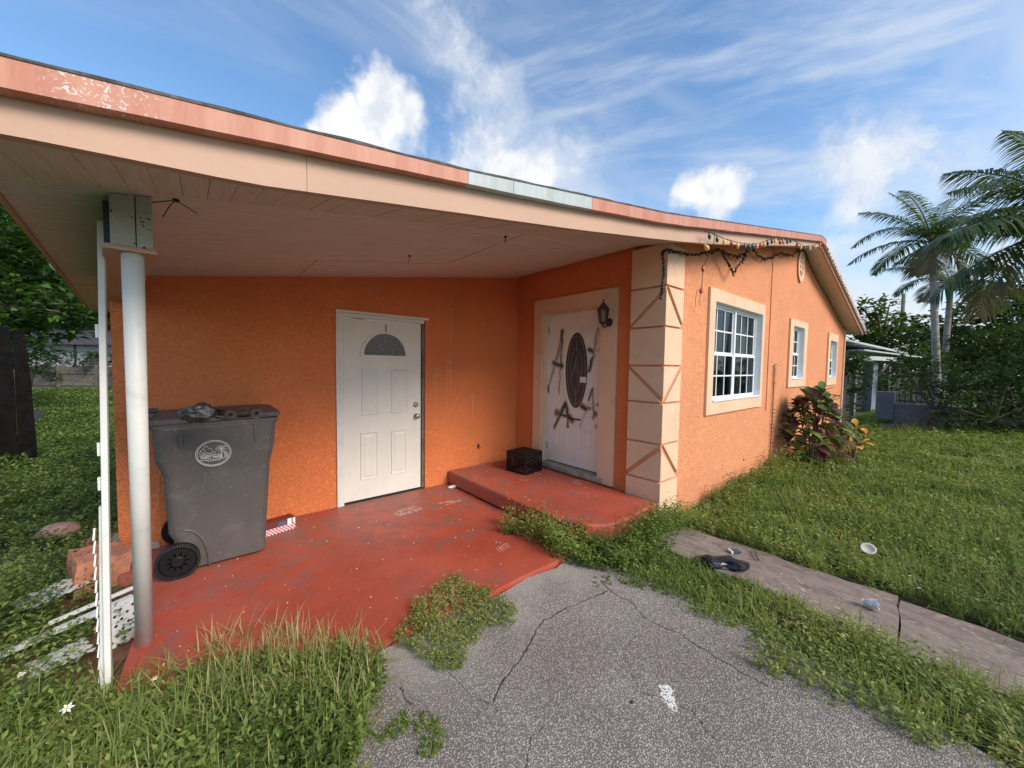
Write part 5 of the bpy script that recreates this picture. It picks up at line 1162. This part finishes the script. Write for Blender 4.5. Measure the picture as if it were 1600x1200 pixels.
rr = random.Random(4)
for i in range(34):
    a = i*2.4; r = .10+.38*math.sqrt(min(1, i/24)); z_ = 1.24-.98*(i/34)**1.1+rr.uniform(-.05, .05); sp.append((math.cos(a)*r*.95, math.sin(a)*r*.75, z_, 8, 0 if rr.random() < .65 else 1))
sp += [(-.1, -.1, 1.30, 12, 1), (.45, .02, .95, 11, 0)]
croton((6.78, -2.74, -.1), 'large croton bush with maroon and green leaves by the gable wall', sp, ['croton_d', 'croton_g', 'croton_y'], .235)
cy = P(1312, 700, 2, -.1)
croton((7.55, -3.16, -.1), 'small croton with bright yellow and orange leaves right of the maroon one', [(0, 0, .66, 9, 0), (.14, -.10, .50, 9, 0), (.05, .1, .36, 7, 0), (-.12, -.05, .42, 7, 0), (.2, .05, .3, 6, 0)], ['croton_y', 'croton_g'], .20)
# ------------------------------------------------------------------ trees
def crown(name, blobs_, nper, ls, mat, par, asp=.5, ros=7, flat=.0, seed=0, stuff=True):
    R = np.random.RandomState(seed); C = []; CR = []
    for x, y, z, r in blobs_:
        n = int(nper*r*r); v = R.normal(0, 1, (n, 3)); v = nrmz(v); rad = r*(.45+.62*R.rand(n)**.5); q = v*rad[:, None]*[1, 1, .78]; q += (R.rand(n, 3)-.5)*r*.25
        C.append(q+[x, y, z]); CR.append(v)
    C = np.concatenate(C); V = np.concatenate(CR); n = len(C); idx = np.repeat(np.arange(n), ros); m = n*ros
    az = R.rand(m)*2*math.pi; el = R.uniform(-.3, .7, m); d = np.stack([np.cos(az)*np.cos(el), np.sin(az)*np.cos(el), np.sin(el)], 1)+V[idx]*.5
    p = C[idx]+R.normal(0, ls*.35, (m, 3)); l = ls*R.uniform(.6, 1.3, m)
    cl = R.rand(n); rn = np.clip(cl[idx]*.75+R.normal(.12, .15, m), 0, 1)
    return leafmesh(name, p, d, l, l*asp, rn, M[mat], par, droop=.15, kind='stuff')
def tree(name, label, base, blobs_, trunk_h, tr, mat, ls, nper, group=None, cat='tree', asp=.5, ros=7, seed=0, limbs=True):
    """blobs relative to base; first the trunk, then a limb to every mass of the crown"""
    o = empty(name, tuple(base), 0, label, cat, group); rr = random.Random(seed)
    if trunk_h > 0:
        top = Vector((rr.uniform(-.2, .2), rr.uniform(-.2, .2), trunk_h)); mb = MB(); mb.tube([(0, 0, -.1), (top.x*.4+.05, top.y*.4, trunk_h*.5), tuple(top)], [tr*1.25, tr, tr*.8], 9); mb.build('trunk', M['bark'], o)
        if limbs:
            mb = MB()
            for x, y, z, r in blobs_: mid = (top+Vector((x, y, z)))*.5+Vector((0, 0, -.1*r)); mb.tube([tuple(top*.9), tuple(mid), (x, y, z)], [tr*.6, tr*.35, tr*.12], 6)
            mb.build('limbs', M['bark'], o)
    crown('crown', blobs_, nper, ls, mat, o, asp, ros, seed=seed)
    return o
def blobsfrom(lst, depth, base, dd=None):
    out = []
    for i, (x, y, r) in enumerate(lst):
        q = PD(x, y, depth+((i*37) % 5-2)*.12*depth*.12); out.append((q[0]-base[0], q[1]-base[1], q[2]-base[2], r/FPX*depth))
    return out
# left side: almond tree near the fence
bs = PD(-60, 640, 10.0); bs[2] = -.1
tree('almond_tree', 'glossy large-leaved tree overhanging the side yard at the far left', bs, blobsfrom([(-60, 400, 70), (10, 380, 50), (45, 425, 45), (0, 470, 60), (80, 455, 38), (110, 475, 30), (60, 500, 40), (20, 345, 36), (-40, 520, 60), (95, 500, 34), (125, 490, 22)], 10.0, bs), 3.2, .2, 'almond', .25, 95, asp=.45, ros=6, seed=3)
bs = PD(20, 620, 24.0); bs[2] = -.1
tree('shade_tree', 'dark tree behind the pale neighbouring house at the far left', bs, blobsfrom([(-40, 380, 90), (30, 370, 70), (90, 400, 50), (-40, 470, 90), (40, 440, 80), (110, 450, 60), (160, 470, 50), (0, 540, 70), (210, 480, 50)], 24.0, bs), 4, .3, 'leafdark', .45, 34, seed=5)
# far left house with dark roof
b0 = PD(170, 575, 21.5); fh_ = empty('neighbour_house', (b0[0], b0[1], -.1), -YAW, 'pale neighbouring house with a dark roof beyond the left fence', 'house')
MB().box((-5.5, 0, 0), (5, 5, 2.55)).build('wall', simple('pale_grey_wall', (.42, .42, .44), .8, .05), fh_)
mb = MB(); mb.add([(-6.1, -.6, 2.5), (5.6, -.6, 2.5), (5.6, 5.6, 2.5), (-6.1, 5.6, 2.5), (-6.1, 2.5, 4.0), (5.6, 2.5, 4.0)], [(0, 1, 5, 4), (2, 3, 4, 5), (0, 4, 3), (1, 2, 5), (0, 3, 2, 1)]); mb.build('roof', simple('dark_shingle', (.055, .055, .065), .9, .4, 12), fh_)
for x_ in (-1.9, 1.2): MB().box((x_-.05, -.03, .2), (x_+.05, -.002, 2.5)).build('wall_post', M['dark'], fh_)
MB().box((-1.1, -.04, .9), (-.2, -.002, 2.0)).build('window', M['leaded'], fh_)
# far fence with vine
fb = PD(60, 600, 19.5); fc = empty('back_fence', (fb[0], fb[1], -.1), -YAW, 'weathered wooden fence across the back of the side yard', 'fence')
for i in range(64):
    x_ = -3.0+i*.15; h = 1.32+random.uniform(-.03, .03)
    MB().box((x_, 0, .02), (x_+.138, .02, h)).build('board', M['wood_grey'], fc)
for z_ in (.3, .92): MB().box((-3, -.05, z_), (6.6, -.003, z_+.09)).build('rail', M['wood_grey'], fc)
for x_ in (-2.9, -.9, 1.1, 3.1, 5.1): MB().box((x_, -.12, 0), (x_+.1, -.052, 1.38)).build('post', M['wood_grey'], fc)
vb = PD(110, 560, 19.2)
tree('fence_vine', 'leafy vine spilling over the top of the back fence', (vb[0], vb[1], -.1), blobsfrom([(50, 566, 16), (75, 560, 15), (100, 558, 15), (125, 560, 14), (150, 562, 16), (175, 560, 15), (80, 585, 12), (140, 580, 10), (200, 560, 20)], 19.2, (vb[0], vb[1], -.1)), 0, .05, 'leafdark', .16, 130, cat='vine', seed=9)
bs = PD(45, 600, 14.0); bs[2] = -.1
tree('yard_shrub', 'dark shrub below the almond tree beside the back fence', bs, blobsfrom([(50, 560, 24), (20, 540, 40), (-20, 570, 50), (62, 535, 20)], 14.0, bs), .4, .05, 'leafdark', .2, 60, cat='shrub', seed=10)
# dark tall boards at the left edge
gb = P(60, 728, 2, -.1); gf = empty('dark_gate_fence', (gb[0], gb[1], -.1), math.radians(8), 'tall unlit near-black board fence end at the left edge of the yard', 'fence')
for i in range(9):
    x_ = -.0-i*.185; w_ = .18; h = 2.10+(0, .03, -.02, .02)[i % 4]
    MB().prism([(x_-w_, 0, 0), (x_, 0, 0), (x_-(.03 if i == 0 else 0), 0, h*.62), (x_-(.07 if i == 0 else .02), 0, h-.06), (x_-.05-(.04 if i == 0 else 0), 0, h), (x_-w_+.03, 0, h), (x_-w_, 0, h-.04)], (0, 0, 0), (0, .03, 0)).build('board', M['wood_dark'], gf)
for z_ in (.4, 1.5): MB().box((-1.7, .031, z_), (-.12, .07, z_+.09)).build('rail', M['wood_dark'], gf)
MB().box((-.02, -.01, .74), (.07, .03, .86)).build('latch', M['dark'], gf)
# ------------------------------------------------------------------ right side
# board fence behind the far corner of the house, grown over by vine
rf = P(1338, 668, 2, -.1); rd = empty('side_fence', (13.1, -2.05, -.1), math.radians(-4), 'weathered board fence at the far right corner of the house', 'fence')
for i in range(14): MB().box((i*.135-.9, 0, 0), (i*.135-.9+.122, .02, 2.0+random.uniform(-.03, .03))).build('board', M['wood_grey'], rd)
for z_ in (.4, 1.6): MB().box((-.9, .022, z_), (.98, .07, z_+.09)).build('rail', M['wood_grey'], rd)
vb = (14.0, -2.25, -.1)
tree('fence_creeper', 'leafy creeper smothering the board fence beside the carport', vb, [(0, 0, 1.7, .42), (.3, -.05, 1.3, .35), (-.35, 0, 1.85, .3), (.45, 0, .9, .3), (.3, .1, .4, .3), (-.05, 0, 2.0, .25), (.6, .1, 1.9, .35)], 0, .04, 'leafmid', .13, 210, cat='vine', seed=12)
# neighbour's carport
cp = PD(1375, 565, 15.5); nc = empty('neighbour_carport', (cp[0], cp[1], -.1), -.25, 'old flat-roofed carport with pale sheet roof behind the side fence', 'carport')
MB().prism([(-4.2, -.5, 2.72), (1.0, -.5, 2.36), (1.0, 3, 2.4), (-4.2, 3, 2.76)], (0, 0, 0), (0, 0, .07)).build('roof_sheet', M['palegreen'], nc)
MB().prism([(-3.2, -.7, 2.38), (1.75, -.7, 2.22), (1.75, 2.4, 2.26), (-3.2, 2.4, 2.42)], (0, 0, 0), (0, 0, .05)).build('roof_sheet', M['palegreen'], nc)
for i in range(7): MB().box((-3.8+i*.7, -.49, 2.40), (-3.75+i*.7, 2.9, 2.50)).build('rafter', M['wood_dark'], nc)
MB().box((-4, -.6, 2.05), (-.3, -.52, 2.2)).build('beam', M['palegreen'], nc)
for x_ in (-.55, -3.2): MB().box((x_, -.5, 0), (x_+.13, -.37, 2.36)).build('post', M['wood_grey'], nc)
MB().bar((-.5, -.45, 2.0), (-1.1, -.45, 1.6), .05, .05).build('brace', M['wood_grey'], nc)
MB().box((-4, 2.4, 0), (-.9, 2.5, 2.3)).build('back_wall', simple('dull_blue_wall', (.16, .20, .25), .8), nc)  # one even dull blue over the whole back wall
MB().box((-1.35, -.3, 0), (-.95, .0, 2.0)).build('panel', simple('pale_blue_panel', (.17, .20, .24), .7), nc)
# purple grey garden wall
pl = P(1368, 657, 2, -.1); pr = P(1397, 658, 2, -.1)
gw_ = empty('garden_wall', (15.7, -2.62, -.1), 0, 'low purple-grey rendered garden wall with a taller end pier', 'wall')
def yy2(px_, x_): return float(CAM[1]+(x_-CAM[0])*ray(px_, 630)[1]/ray(px_, 630)[0])
x_ = 15.7; y0, y1, y2 = yy2(1368, x_), yy2(1397, x_), yy2(1640, x_)
zp = float(P(1382, 612, 0, x_)[2])+.1; zw = float(P(1440, 633, 0, x_)[2])+.1
MB().box((0, y1+2.62, 0), (.3, y0+2.62, zp)).build('end_pier', M['wallgrey'], gw_, bevel=.01)
MB().box((.05, y2+2.62, 0), (.25, y1+2.619, zw)).build('low_wall', M['wallgrey'], gw_, bevel=.01)
ir = empty('iron_railing', (x_+.15, y1-.1, zw-.1), 0, 'thin black iron railing standing on the low purple-grey wall', 'railing')
for i in range(22): MB().box((-.008, -.12*i-.008, 0), (.008, -.12*i+.008, .62)).build('picket', M['dark'], ir)
for z_ in (.08, .56): MB().box((-.012, -2.6, z_), (.012, .0, z_+.025)).build('rail', M['dark'], ir)
# shrubs massed behind and before the wall
def bush(label, depth, gx, gy, lst, mat, ls, nper, seed, group=None, name='shrub', cat='shrub', th=.5, asp=.5):
    b = PD(gx, gy, depth); b[2] = -.1; return tree(name, label, b, blobsfrom(lst, depth, b), th, .06, mat, ls, nper, group, cat, asp, seed=seed)
bush('big dark shrub sprawling over the right end of the garden wall', 9.7, 1560, 670, [(1500, 640, 30), (1530, 600, 36), (1570, 620, 45), (1540, 660, 30), (1600, 650, 50), (1640, 610, 60), (1580, 580, 34), (1510, 672, 20), (1470, 655, 14), (1640, 670, 50), (1615, 690, 30)], 'leafdark', .13, 190, 21)
bush('loose dark shrub in front of the iron railing', 10.9, 1450, 655, [(1420, 590, 18), (1450, 600, 20), (1480, 590, 24), (1440, 575, 20), (1475, 620, 16), (1495, 610, 24), (1410, 570, 18), (1510, 580, 24)], 'leafdark', .12, 170, 22)
bush('feathery dark shrub between board fence and garden wall pier', 15.2, 1375, 650, [(1375, 590, 14), (1385, 570, 16), (1370, 610, 12), (1400, 560, 16), (1360, 640, 10), (1390, 600, 14), (1405, 585, 16)], 'leafdark', .12, 150, 23)
bush('wide mid green shrub behind the iron railing', 19, 1480, 640, [(1400, 600, 24), (1440, 565, 34), (1480, 560, 36), (1520, 550, 40), (1560, 550, 40), (1600, 540, 50), (1440, 600, 24), (1500, 590, 30), (1650, 560, 60)], 'leafdark', .2, 95, 24)
bush('yellow green areca clump rising over the carport end', 16.5, 1432, 640, [(1430, 560, 20), (1445, 545, 16), (1418, 572, 16), (1460, 565, 18)], 'leafmid', .28, 40, 25, asp=.14)
# trees beyond
def far(label, depth, gx, lst, mat, ls, nper, seed, name='broadleaf_tree', th=4): b = PD(gx, 600, depth); b[2] = -.1; return tree(name, label, b, blobsfrom(lst, depth, b), th, .2, mat, ls, nper, None, 'tree', seed=seed)
far('airy broadleaf tree rising just right of the roof eave', 24, 1370, [(1365, 478, 18), (1350, 500, 20), (1385, 495, 18), (1340, 520, 24), (1375, 525, 26), (1405, 535, 26), (1360, 545, 26), (1320, 520, 30), (1345, 478, 10), (1390, 475, 10)], 'leafmid', .36, 34, 31)
far('low dark tree under the tall palm behind the carport', 27, 1440, [(1420, 530, 28), (1450, 515, 26), (1480, 530, 30), (1440, 550, 30), (1410, 505, 14), (1500, 540, 34)], 'leafdark', .38, 44, 32)
far('dense dark tree filling the right edge behind the palms', 22, 1570, [(1530, 500, 36), (1570, 480, 40), (1610, 500, 50), (1560, 540, 40), (1520, 545, 34), (1640, 450, 50), (1660, 540, 60), (1600, 560, 40)], 'leafdark', .36, 46, 33)
# far line of greenery seen through gaps
mb_ = [(x, 575-8*math.sin(x*.05), 26) for x in range(1300, 1720, 26)]
b = PD(1500, 600, 45); b[2] = -.1; tree('hedge_line', 'distant line of trees along the right horizon', b, blobsfrom(mb_, 45, b), 0, .1, 'leafmid', .6, 9, cat='trees', seed=40)['kind'] = 'stuff'
mb_ = [(x, 560-8*math.sin(x*.05), 34) for x in range(-60, 240, 26)]
b = PD(60, 600, 40); b[2] = -.1; tree('hedge_line', 'distant line of trees along the left horizon', b, blobsfrom(mb_, 40, b), 0, .1, 'leafdark', .6, 9, cat='trees', seed=41)['kind'] = 'stuff'
# utility pole
up_ = PD(1403, 600, 34); uo = empty('utility_pole', (up_[0], up_[1], -.1), 0, 'thin pale utility pole standing behind the trees right of the house', 'pole')
MB().tube([(0, 0, 0), (0, 0, float(PD(1403, 460, 34)[2])+.1)], [.17, .13], 8).build('shaft', M['palmbark'], uo)
# ------------------------------------------------------------------ coconut palms
def frond(par, o, az, el, L, sag, seed, mat='palm', npair=46, lw=.05, ll=.75, twist=0.0, hang=.55):
    """o: crown point; the midrib leaves at azimuth az, elevation el and bends down by sag"""
    R = np.random.RandomState(seed); n = 14; p = Vector(o); pts = [p.copy()]; e = el
    for i in range(n):
        e = el-sag*((i+1)/n)**1.25; p = p+Vector((math.cos(az)*math.cos(e), math.sin(az)*math.cos(e), math.sin(e)))*(L/n); pts.append(p.copy())
    A = np.array([list(q) for q in pts]); T = np.linspace(.10, 1, npair); idx = T*n; i0 = np.minimum(idx.astype(int), n-1); fr = (idx-i0)[:, None]; B = A[i0]*(1-fr)+A[i0+1]*fr; D = nrmz(A[i0+1]-A[i0])
    side = nrmz(np.cross(D, [0, 0, 1.])); upv = np.cross(side, D)
    Pn = []; 
    for s in (-1, 1):
        k = len(T); dirn = D*(.35+.75*T[:, None]**2)+side*s*(1.0)+upv*(.25+R.normal(0, .10, (k, 1))); dirn = nrmz(dirn+R.normal(0, .07, (k, 3)))
        ln_ = ll*np.sin(np.clip(T*.92+.10, 0, 1)*math.pi)**.55*R.uniform(.85, 1.1, k)
        Pn.append((B, dirn, ln_, upv))
    VV = []; 
    for b, d, l_, u in Pn:
        k = len(b); wd = nrmz(np.cross(d, u))*lw*.5; V = np.empty((k, 7, 3))
        for s_ in range(4):
            f = s_/3; c = b+d*(l_*f)[:, None]; c[:, 2] -= hang*l_*f*f
            if s_ == 3: V[:, 6] = c
            else: q = [.35, 1, .75][s_]; V[:, 2*s_] = c-wd*q; V[:, 2*s_+1] = c+wd*q
        VV.append(V)
    V = np.concatenate(VV); m = len(V); base = np.arange(m)[:, None]*7
    F = [tuple(int(b_+j) for j in q) for b_ in base[:, 0] for q in ((0, 1, 3, 2), (2, 3, 5, 4), (4, 5, 6))]
    mb = MB(); mb.tube([tuple(q) for q in pts], [.03*(1-i/(n+1))+.006 for i in range(n+1)], 5); nb = len(mb.f)
    mb.add(V.reshape(-1, 3).tolist(), F)
    me = bpy.data.meshes.new('frond'); me.from_pydata(mb.v, [], mb.f); at = me.attributes.new('rnd', 'FLOAT', 'FACE')
    r = np.full(len(mb.f), .75); r[nb:] = np.clip(np.repeat(R.normal(.4, .2, m), 3), 0, 1); at.data.foreach_set('value', r.astype(np.float32)); me.materials.append(M[mat])
    return obj_from(me, 'frond', par, **({'label': 'dry brown hanging frond'} if mat == 'palmdry' else {}))
def palmtrunk(par, pts, r0, r1):
    prof = []; n = len(pts); P3 = []; R_ = []
    k = 40
    for i in range(k*2):
        f = i/(k*2-1)*(n-1); a = min(int(f), n-2); q = Vector(pts[a]).lerp(Vector(pts[a+1]), f-a); P3.append(q); R_.append((r0+(r1-r0)*i/(k*2-1))*(1.0 if i % 2 else 1.07))
    mb = MB(); mb.tube(P3, R_, 12); mb.build('trunk', M['palmbark'], par)
def dirs(c, px_, py_, depth_tip):
    t_ = Vector(PD(px_, py_, depth_tip))-Vector(c); return math.atan2(t_.y, t_.x), t_
def palm(label, depth, crown_px, base_px, fr_list, r0=.145, r1=.10, seed=0, kw={}):
    c = PD(crown_px[0], crown_px[1], depth); b = PD(base_px[0], 600, depth); b[2] = -.1
    o = empty('coconut_palm', tuple(b), 0, label, 'palm tree'); cr = Vector(c)-Vector(b)
    palmtrunk(o, [(0, 0, 0), (cr.x*.5+.1, cr.y*.5, cr.z*.5), tuple(cr)], r0, r1)
    for i, (az, el, L, sag, mt) in enumerate(fr_list): frond(o, cr, az, el, L, sag, seed*50+i, mt, **kw)
    mb = MB()
    for k in range(7): a = k*.9; mb.tube([tuple(cr+Vector((0, 0, -.05))), tuple(cr+Vector((.16*math.cos(a), .16*math.sin(a), -.28)))], [.03, .05], 6)
    mb.build('frond_bases', M['bark'], o)
    return o
rt_az = math.atan2(RT[1], RT[0])      # azimuth that runs to the right in the photograph
def fan(spec): return [(rt_az+math.radians(a), math.radians(e), L, math.radians(s), m) for a, e, L, s, m in spec]
palm('tall coconut palm with a full crown against the sky right of the house', 16.5, (1456, 378), (1468, 560), fan([
    (180, 35, 3.9, 85, 'palm'), (172, 10, 3.6, 55, 'palm'), (150, 58, 3.2, 50, 'palm'), (200, 62, 3.4, 60, 'palm'), (120, 75, 3.2, 30, 'palm'), (30, 66, 3.6, 45, 'palm'), (-10, 50, 3.6, 60, 'palm'), (20, 35, 3.4, 70, 'palm'),
    (60, 50, 3.4, 60, 'palm'), (270, 55, 3.3, 75, 'palm'), (240, 40, 3.0, 90, 'palm'), (300, 30, 3.2, 90, 'palm'), (350, -5, 2.8, 60, 'palm'), (90, 20, 3, 80, 'palm'), (220, -30, 2.0, 50, 'palmdry'), (330, -35, 2.0, 45, 'palmdry'), (185, -50, 1.7, 30, 'palmdry')]), seed=1, kw=dict(ll=.72, lw=.05, npair=60, hang=.6))
palm('shorter coconut palm half hidden behind the tall one', 19, (1486, 445), (1472, 560), fan([
    (180, 30, 3.2, 90, 'palm'), (150, 50, 3, 60, 'palm'), (200, 15, 3, 80, 'palmdry'), (20, 45, 3.2, 60, 'palm'), (0, 10, 3.2, 80, 'palm'), (60, 60, 3, 50, 'palm'), (270, 40, 3, 90, 'palmdry'), (110, 60, 3, 50, 'palm'), (330, 20, 3, 95, 'palm'), (240, 10, 2.6, 80, 'palm')]), seed=2, kw=dict(ll=.7, lw=.06, npair=56))
palm('coconut palm at the right edge with long drooping fronds reaching into view', 9.2, (1690, 350), (1730, 600), fan([
    (178, 42, 3.6, 62, 'palm'), (186, 20, 3.5, 48, 'palm'), (190, 6, 4.4, 30, 'palm'), (184, 12, 4.2, 44, 'palm'), (200, 32, 4.0, 50, 'palm'), (172, -12, 3.8, 40, 'palm'), (160, 60, 3.3, 60, 'palm'), (182, -8, 3.7, 75, 'palmdry'), (140, 20, 3.5, 60, 'palm'), (0, 40, 3, 60, 'palm'), (60, 40, 3, 60, 'palm'), (280, 40, 3.2, 70, 'palm'), (230, 25, 3.3, 70, 'palm'), (320, 20, 3, 70, 'palm'), (178, 74, 3.2, 55, 'palm')]), seed=3, kw=dict(ll=.9, lw=.045, npair=78, hang=.8))
# ------------------------------------------------------------------ litter on the path and lawn
q = P(1128, 884, 2, -.045)
bg_ = rock('plastic_bag', 'crumpled black plastic bag lying on the path', (q[0], q[1], -.02), (.42, .15, .10), simple('black_film', (.010, .010, .013), .22, .3, 20, spec=.6), 'bag', 12)
bg_.rotation_euler = (0, 0, rt_az-.25)
for v in bg_.data.vertices: v.co += mnoise.noise_vector(v.co*17)*.028; v.co.z = max(v.co.z, -.022); v.co.y *= (.55+.9*min(1, abs(v.co.x-.02)*9))
for p_ in bg_.data.polygons: p_.use_smooth = False
q = P(1182, 868, 2, -.045); tw = MB(); tw.tube([(0, 0, 0), (.04, .03, .012), (.14, .07, .016)], .006, 6); o = tw.build('dry_twig', M['bark']); o.location = (q[0]-.08, q[1]-.04, -.04); tag(o, 'short dark twig beside the black plastic bag', 'twig')
q = P(1148, 863, 2, -.045); pk = empty('cigarette_packet', (q[0], q[1], -.045), .9, 'flattened blue and white cigarette packet on the path edge', 'packet')
MB().box((-.028, -.042, 0), (.028, .03, .02)).build('carton', simple('dark_blue_card', (.05, .09, .13), .4), pk, bevel=.001); MB().box((-.0285, .0305, 0), (.0285, .045, .0205)).build('lid', M['note'], pk); MB().box((-.02, -.0425, .003), (.02, -.0422, .017)).build('label', M['note'], pk)
q = P(1348, 946, 2, -.045); cpn = empty('plastic_cup', (q[0], q[1], -.02), 0, 'crushed clear and white plastic cup lying on the path', 'cup')
Mx = Matrix.Rotation(math.radians(75), 4, 'X')@Matrix.Rotation(.3, 4, 'Z')@Matrix.Scale(.85, 4)
mb = MB(); mb.lathe([(.025, 0), (.034, .05), (.037, .09), (.035, .09), (.032, .05), (.023, .004)], (0, 0, 0), 14, Mx); mb.v = [tuple(Vector(v)+mnoise.noise_vector(Vector(v)*40)*.006) for v in mb.v]; mb.build('cup_body', simple('cloudy_plastic', (.62, .64, .66), .25, .3, 40), cpn)
mb = MB(); mb.lathe([(.001, 0), (.026, 0), (.026, .004), (.001, .004)], (0, 0, 0), 14, Mx); mb.build('cup_base', M['note'], cpn)
q = P(1356, 862, 2, .02); fmp = empty('foam_bowl', (q[0], q[1], .0), 0, 'off-white foam bowl lid caught in the lawn weeds', 'bowl')
Mx = Vector((-.62, -.1, .78)).to_track_quat('Z', 'Y').to_matrix().to_4x4()@Matrix.Scale(.62, 4); fmp.location.z = .04
MB().lathe([(.001, 0), (.05, 0), (.07, .02), (.085, .022), (.085, .028), (.066, .028), (.048, .008), (.001, .008)], (0, 0, 0), 24, Mx).build('bowl_body', simple('foam', (.52, .49, .42), .7), fmp, smooth=True)
q = P(858, 857, 2, .01); o = rock('crushed_can', 'tiny crushed silvery scrap at the right edge of the porch floor', (q[0], q[1], .01), (.06, .03, .025), M['foil'], 'scrap', 15)
q = P(988, 1098, 2, -.03); o = rock('dark_pebble', 'small black pebble on the driveway beside the white paint splash', (q[0], q[1], -.027), (.02, .014, .012), M['dark'], 'pebble', 16)
# loose grit and flakes on porch floor
mb = MB(); rr = random.Random(8)
for i in range(90):
    x_, y_ = rr.uniform(-1.35, 1.2), rr.uniform(-2.15, -.05); s = rr.uniform(.001, .0045); a = rr.uniform(0, 3.1); mb.bar((x_, y_, .002), (x_+s*2.2*math.cos(a), y_+s*2.2*math.sin(a), .002), s, .003)
for i in range(40):
    x_, y_ = rr.uniform(1.32, 2.35), rr.uniform(-2.2, -.05); s = rr.uniform(.002, .006); a = rr.uniform(0, 3.1); mb.bar((x_, y_, .172), (x_+s*2.5*math.cos(a), y_+s*2.5*math.sin(a), .172), s, .003)
tag(mb.build('paint_flakes', M['note']), 'pale flakes and grit scattered over the red porch floor', 'flakes', kind='stuff')
# ------------------------------------------------------------------ groups of repeats
GR = {'coconut_palm': 'coconut palms right of the house', 'lattice_piece': 'broken pieces of white lattice', 'fallen_rail': 'white rails fallen beside the porch', 'ceiling_wire': 'cut wires and hooks in the porch ceiling',
      'masonry_block': 'orange masonry debris', 'white_wildflower': 'white wildflowers in the foreground', 'light_garland': 'dark garlands under the gable soffit', 'croton_bush': 'croton bushes by the gable wall', 'shrub': 'dark shrubs round the garden wall', 'broadleaf_tree': 'trees behind the neighbour carport'}
for o in list(COL.objects):
    if o.parent is None and o.name.split('.')[0] in GR: o['group'] = GR[o.name.split('.')[0]]
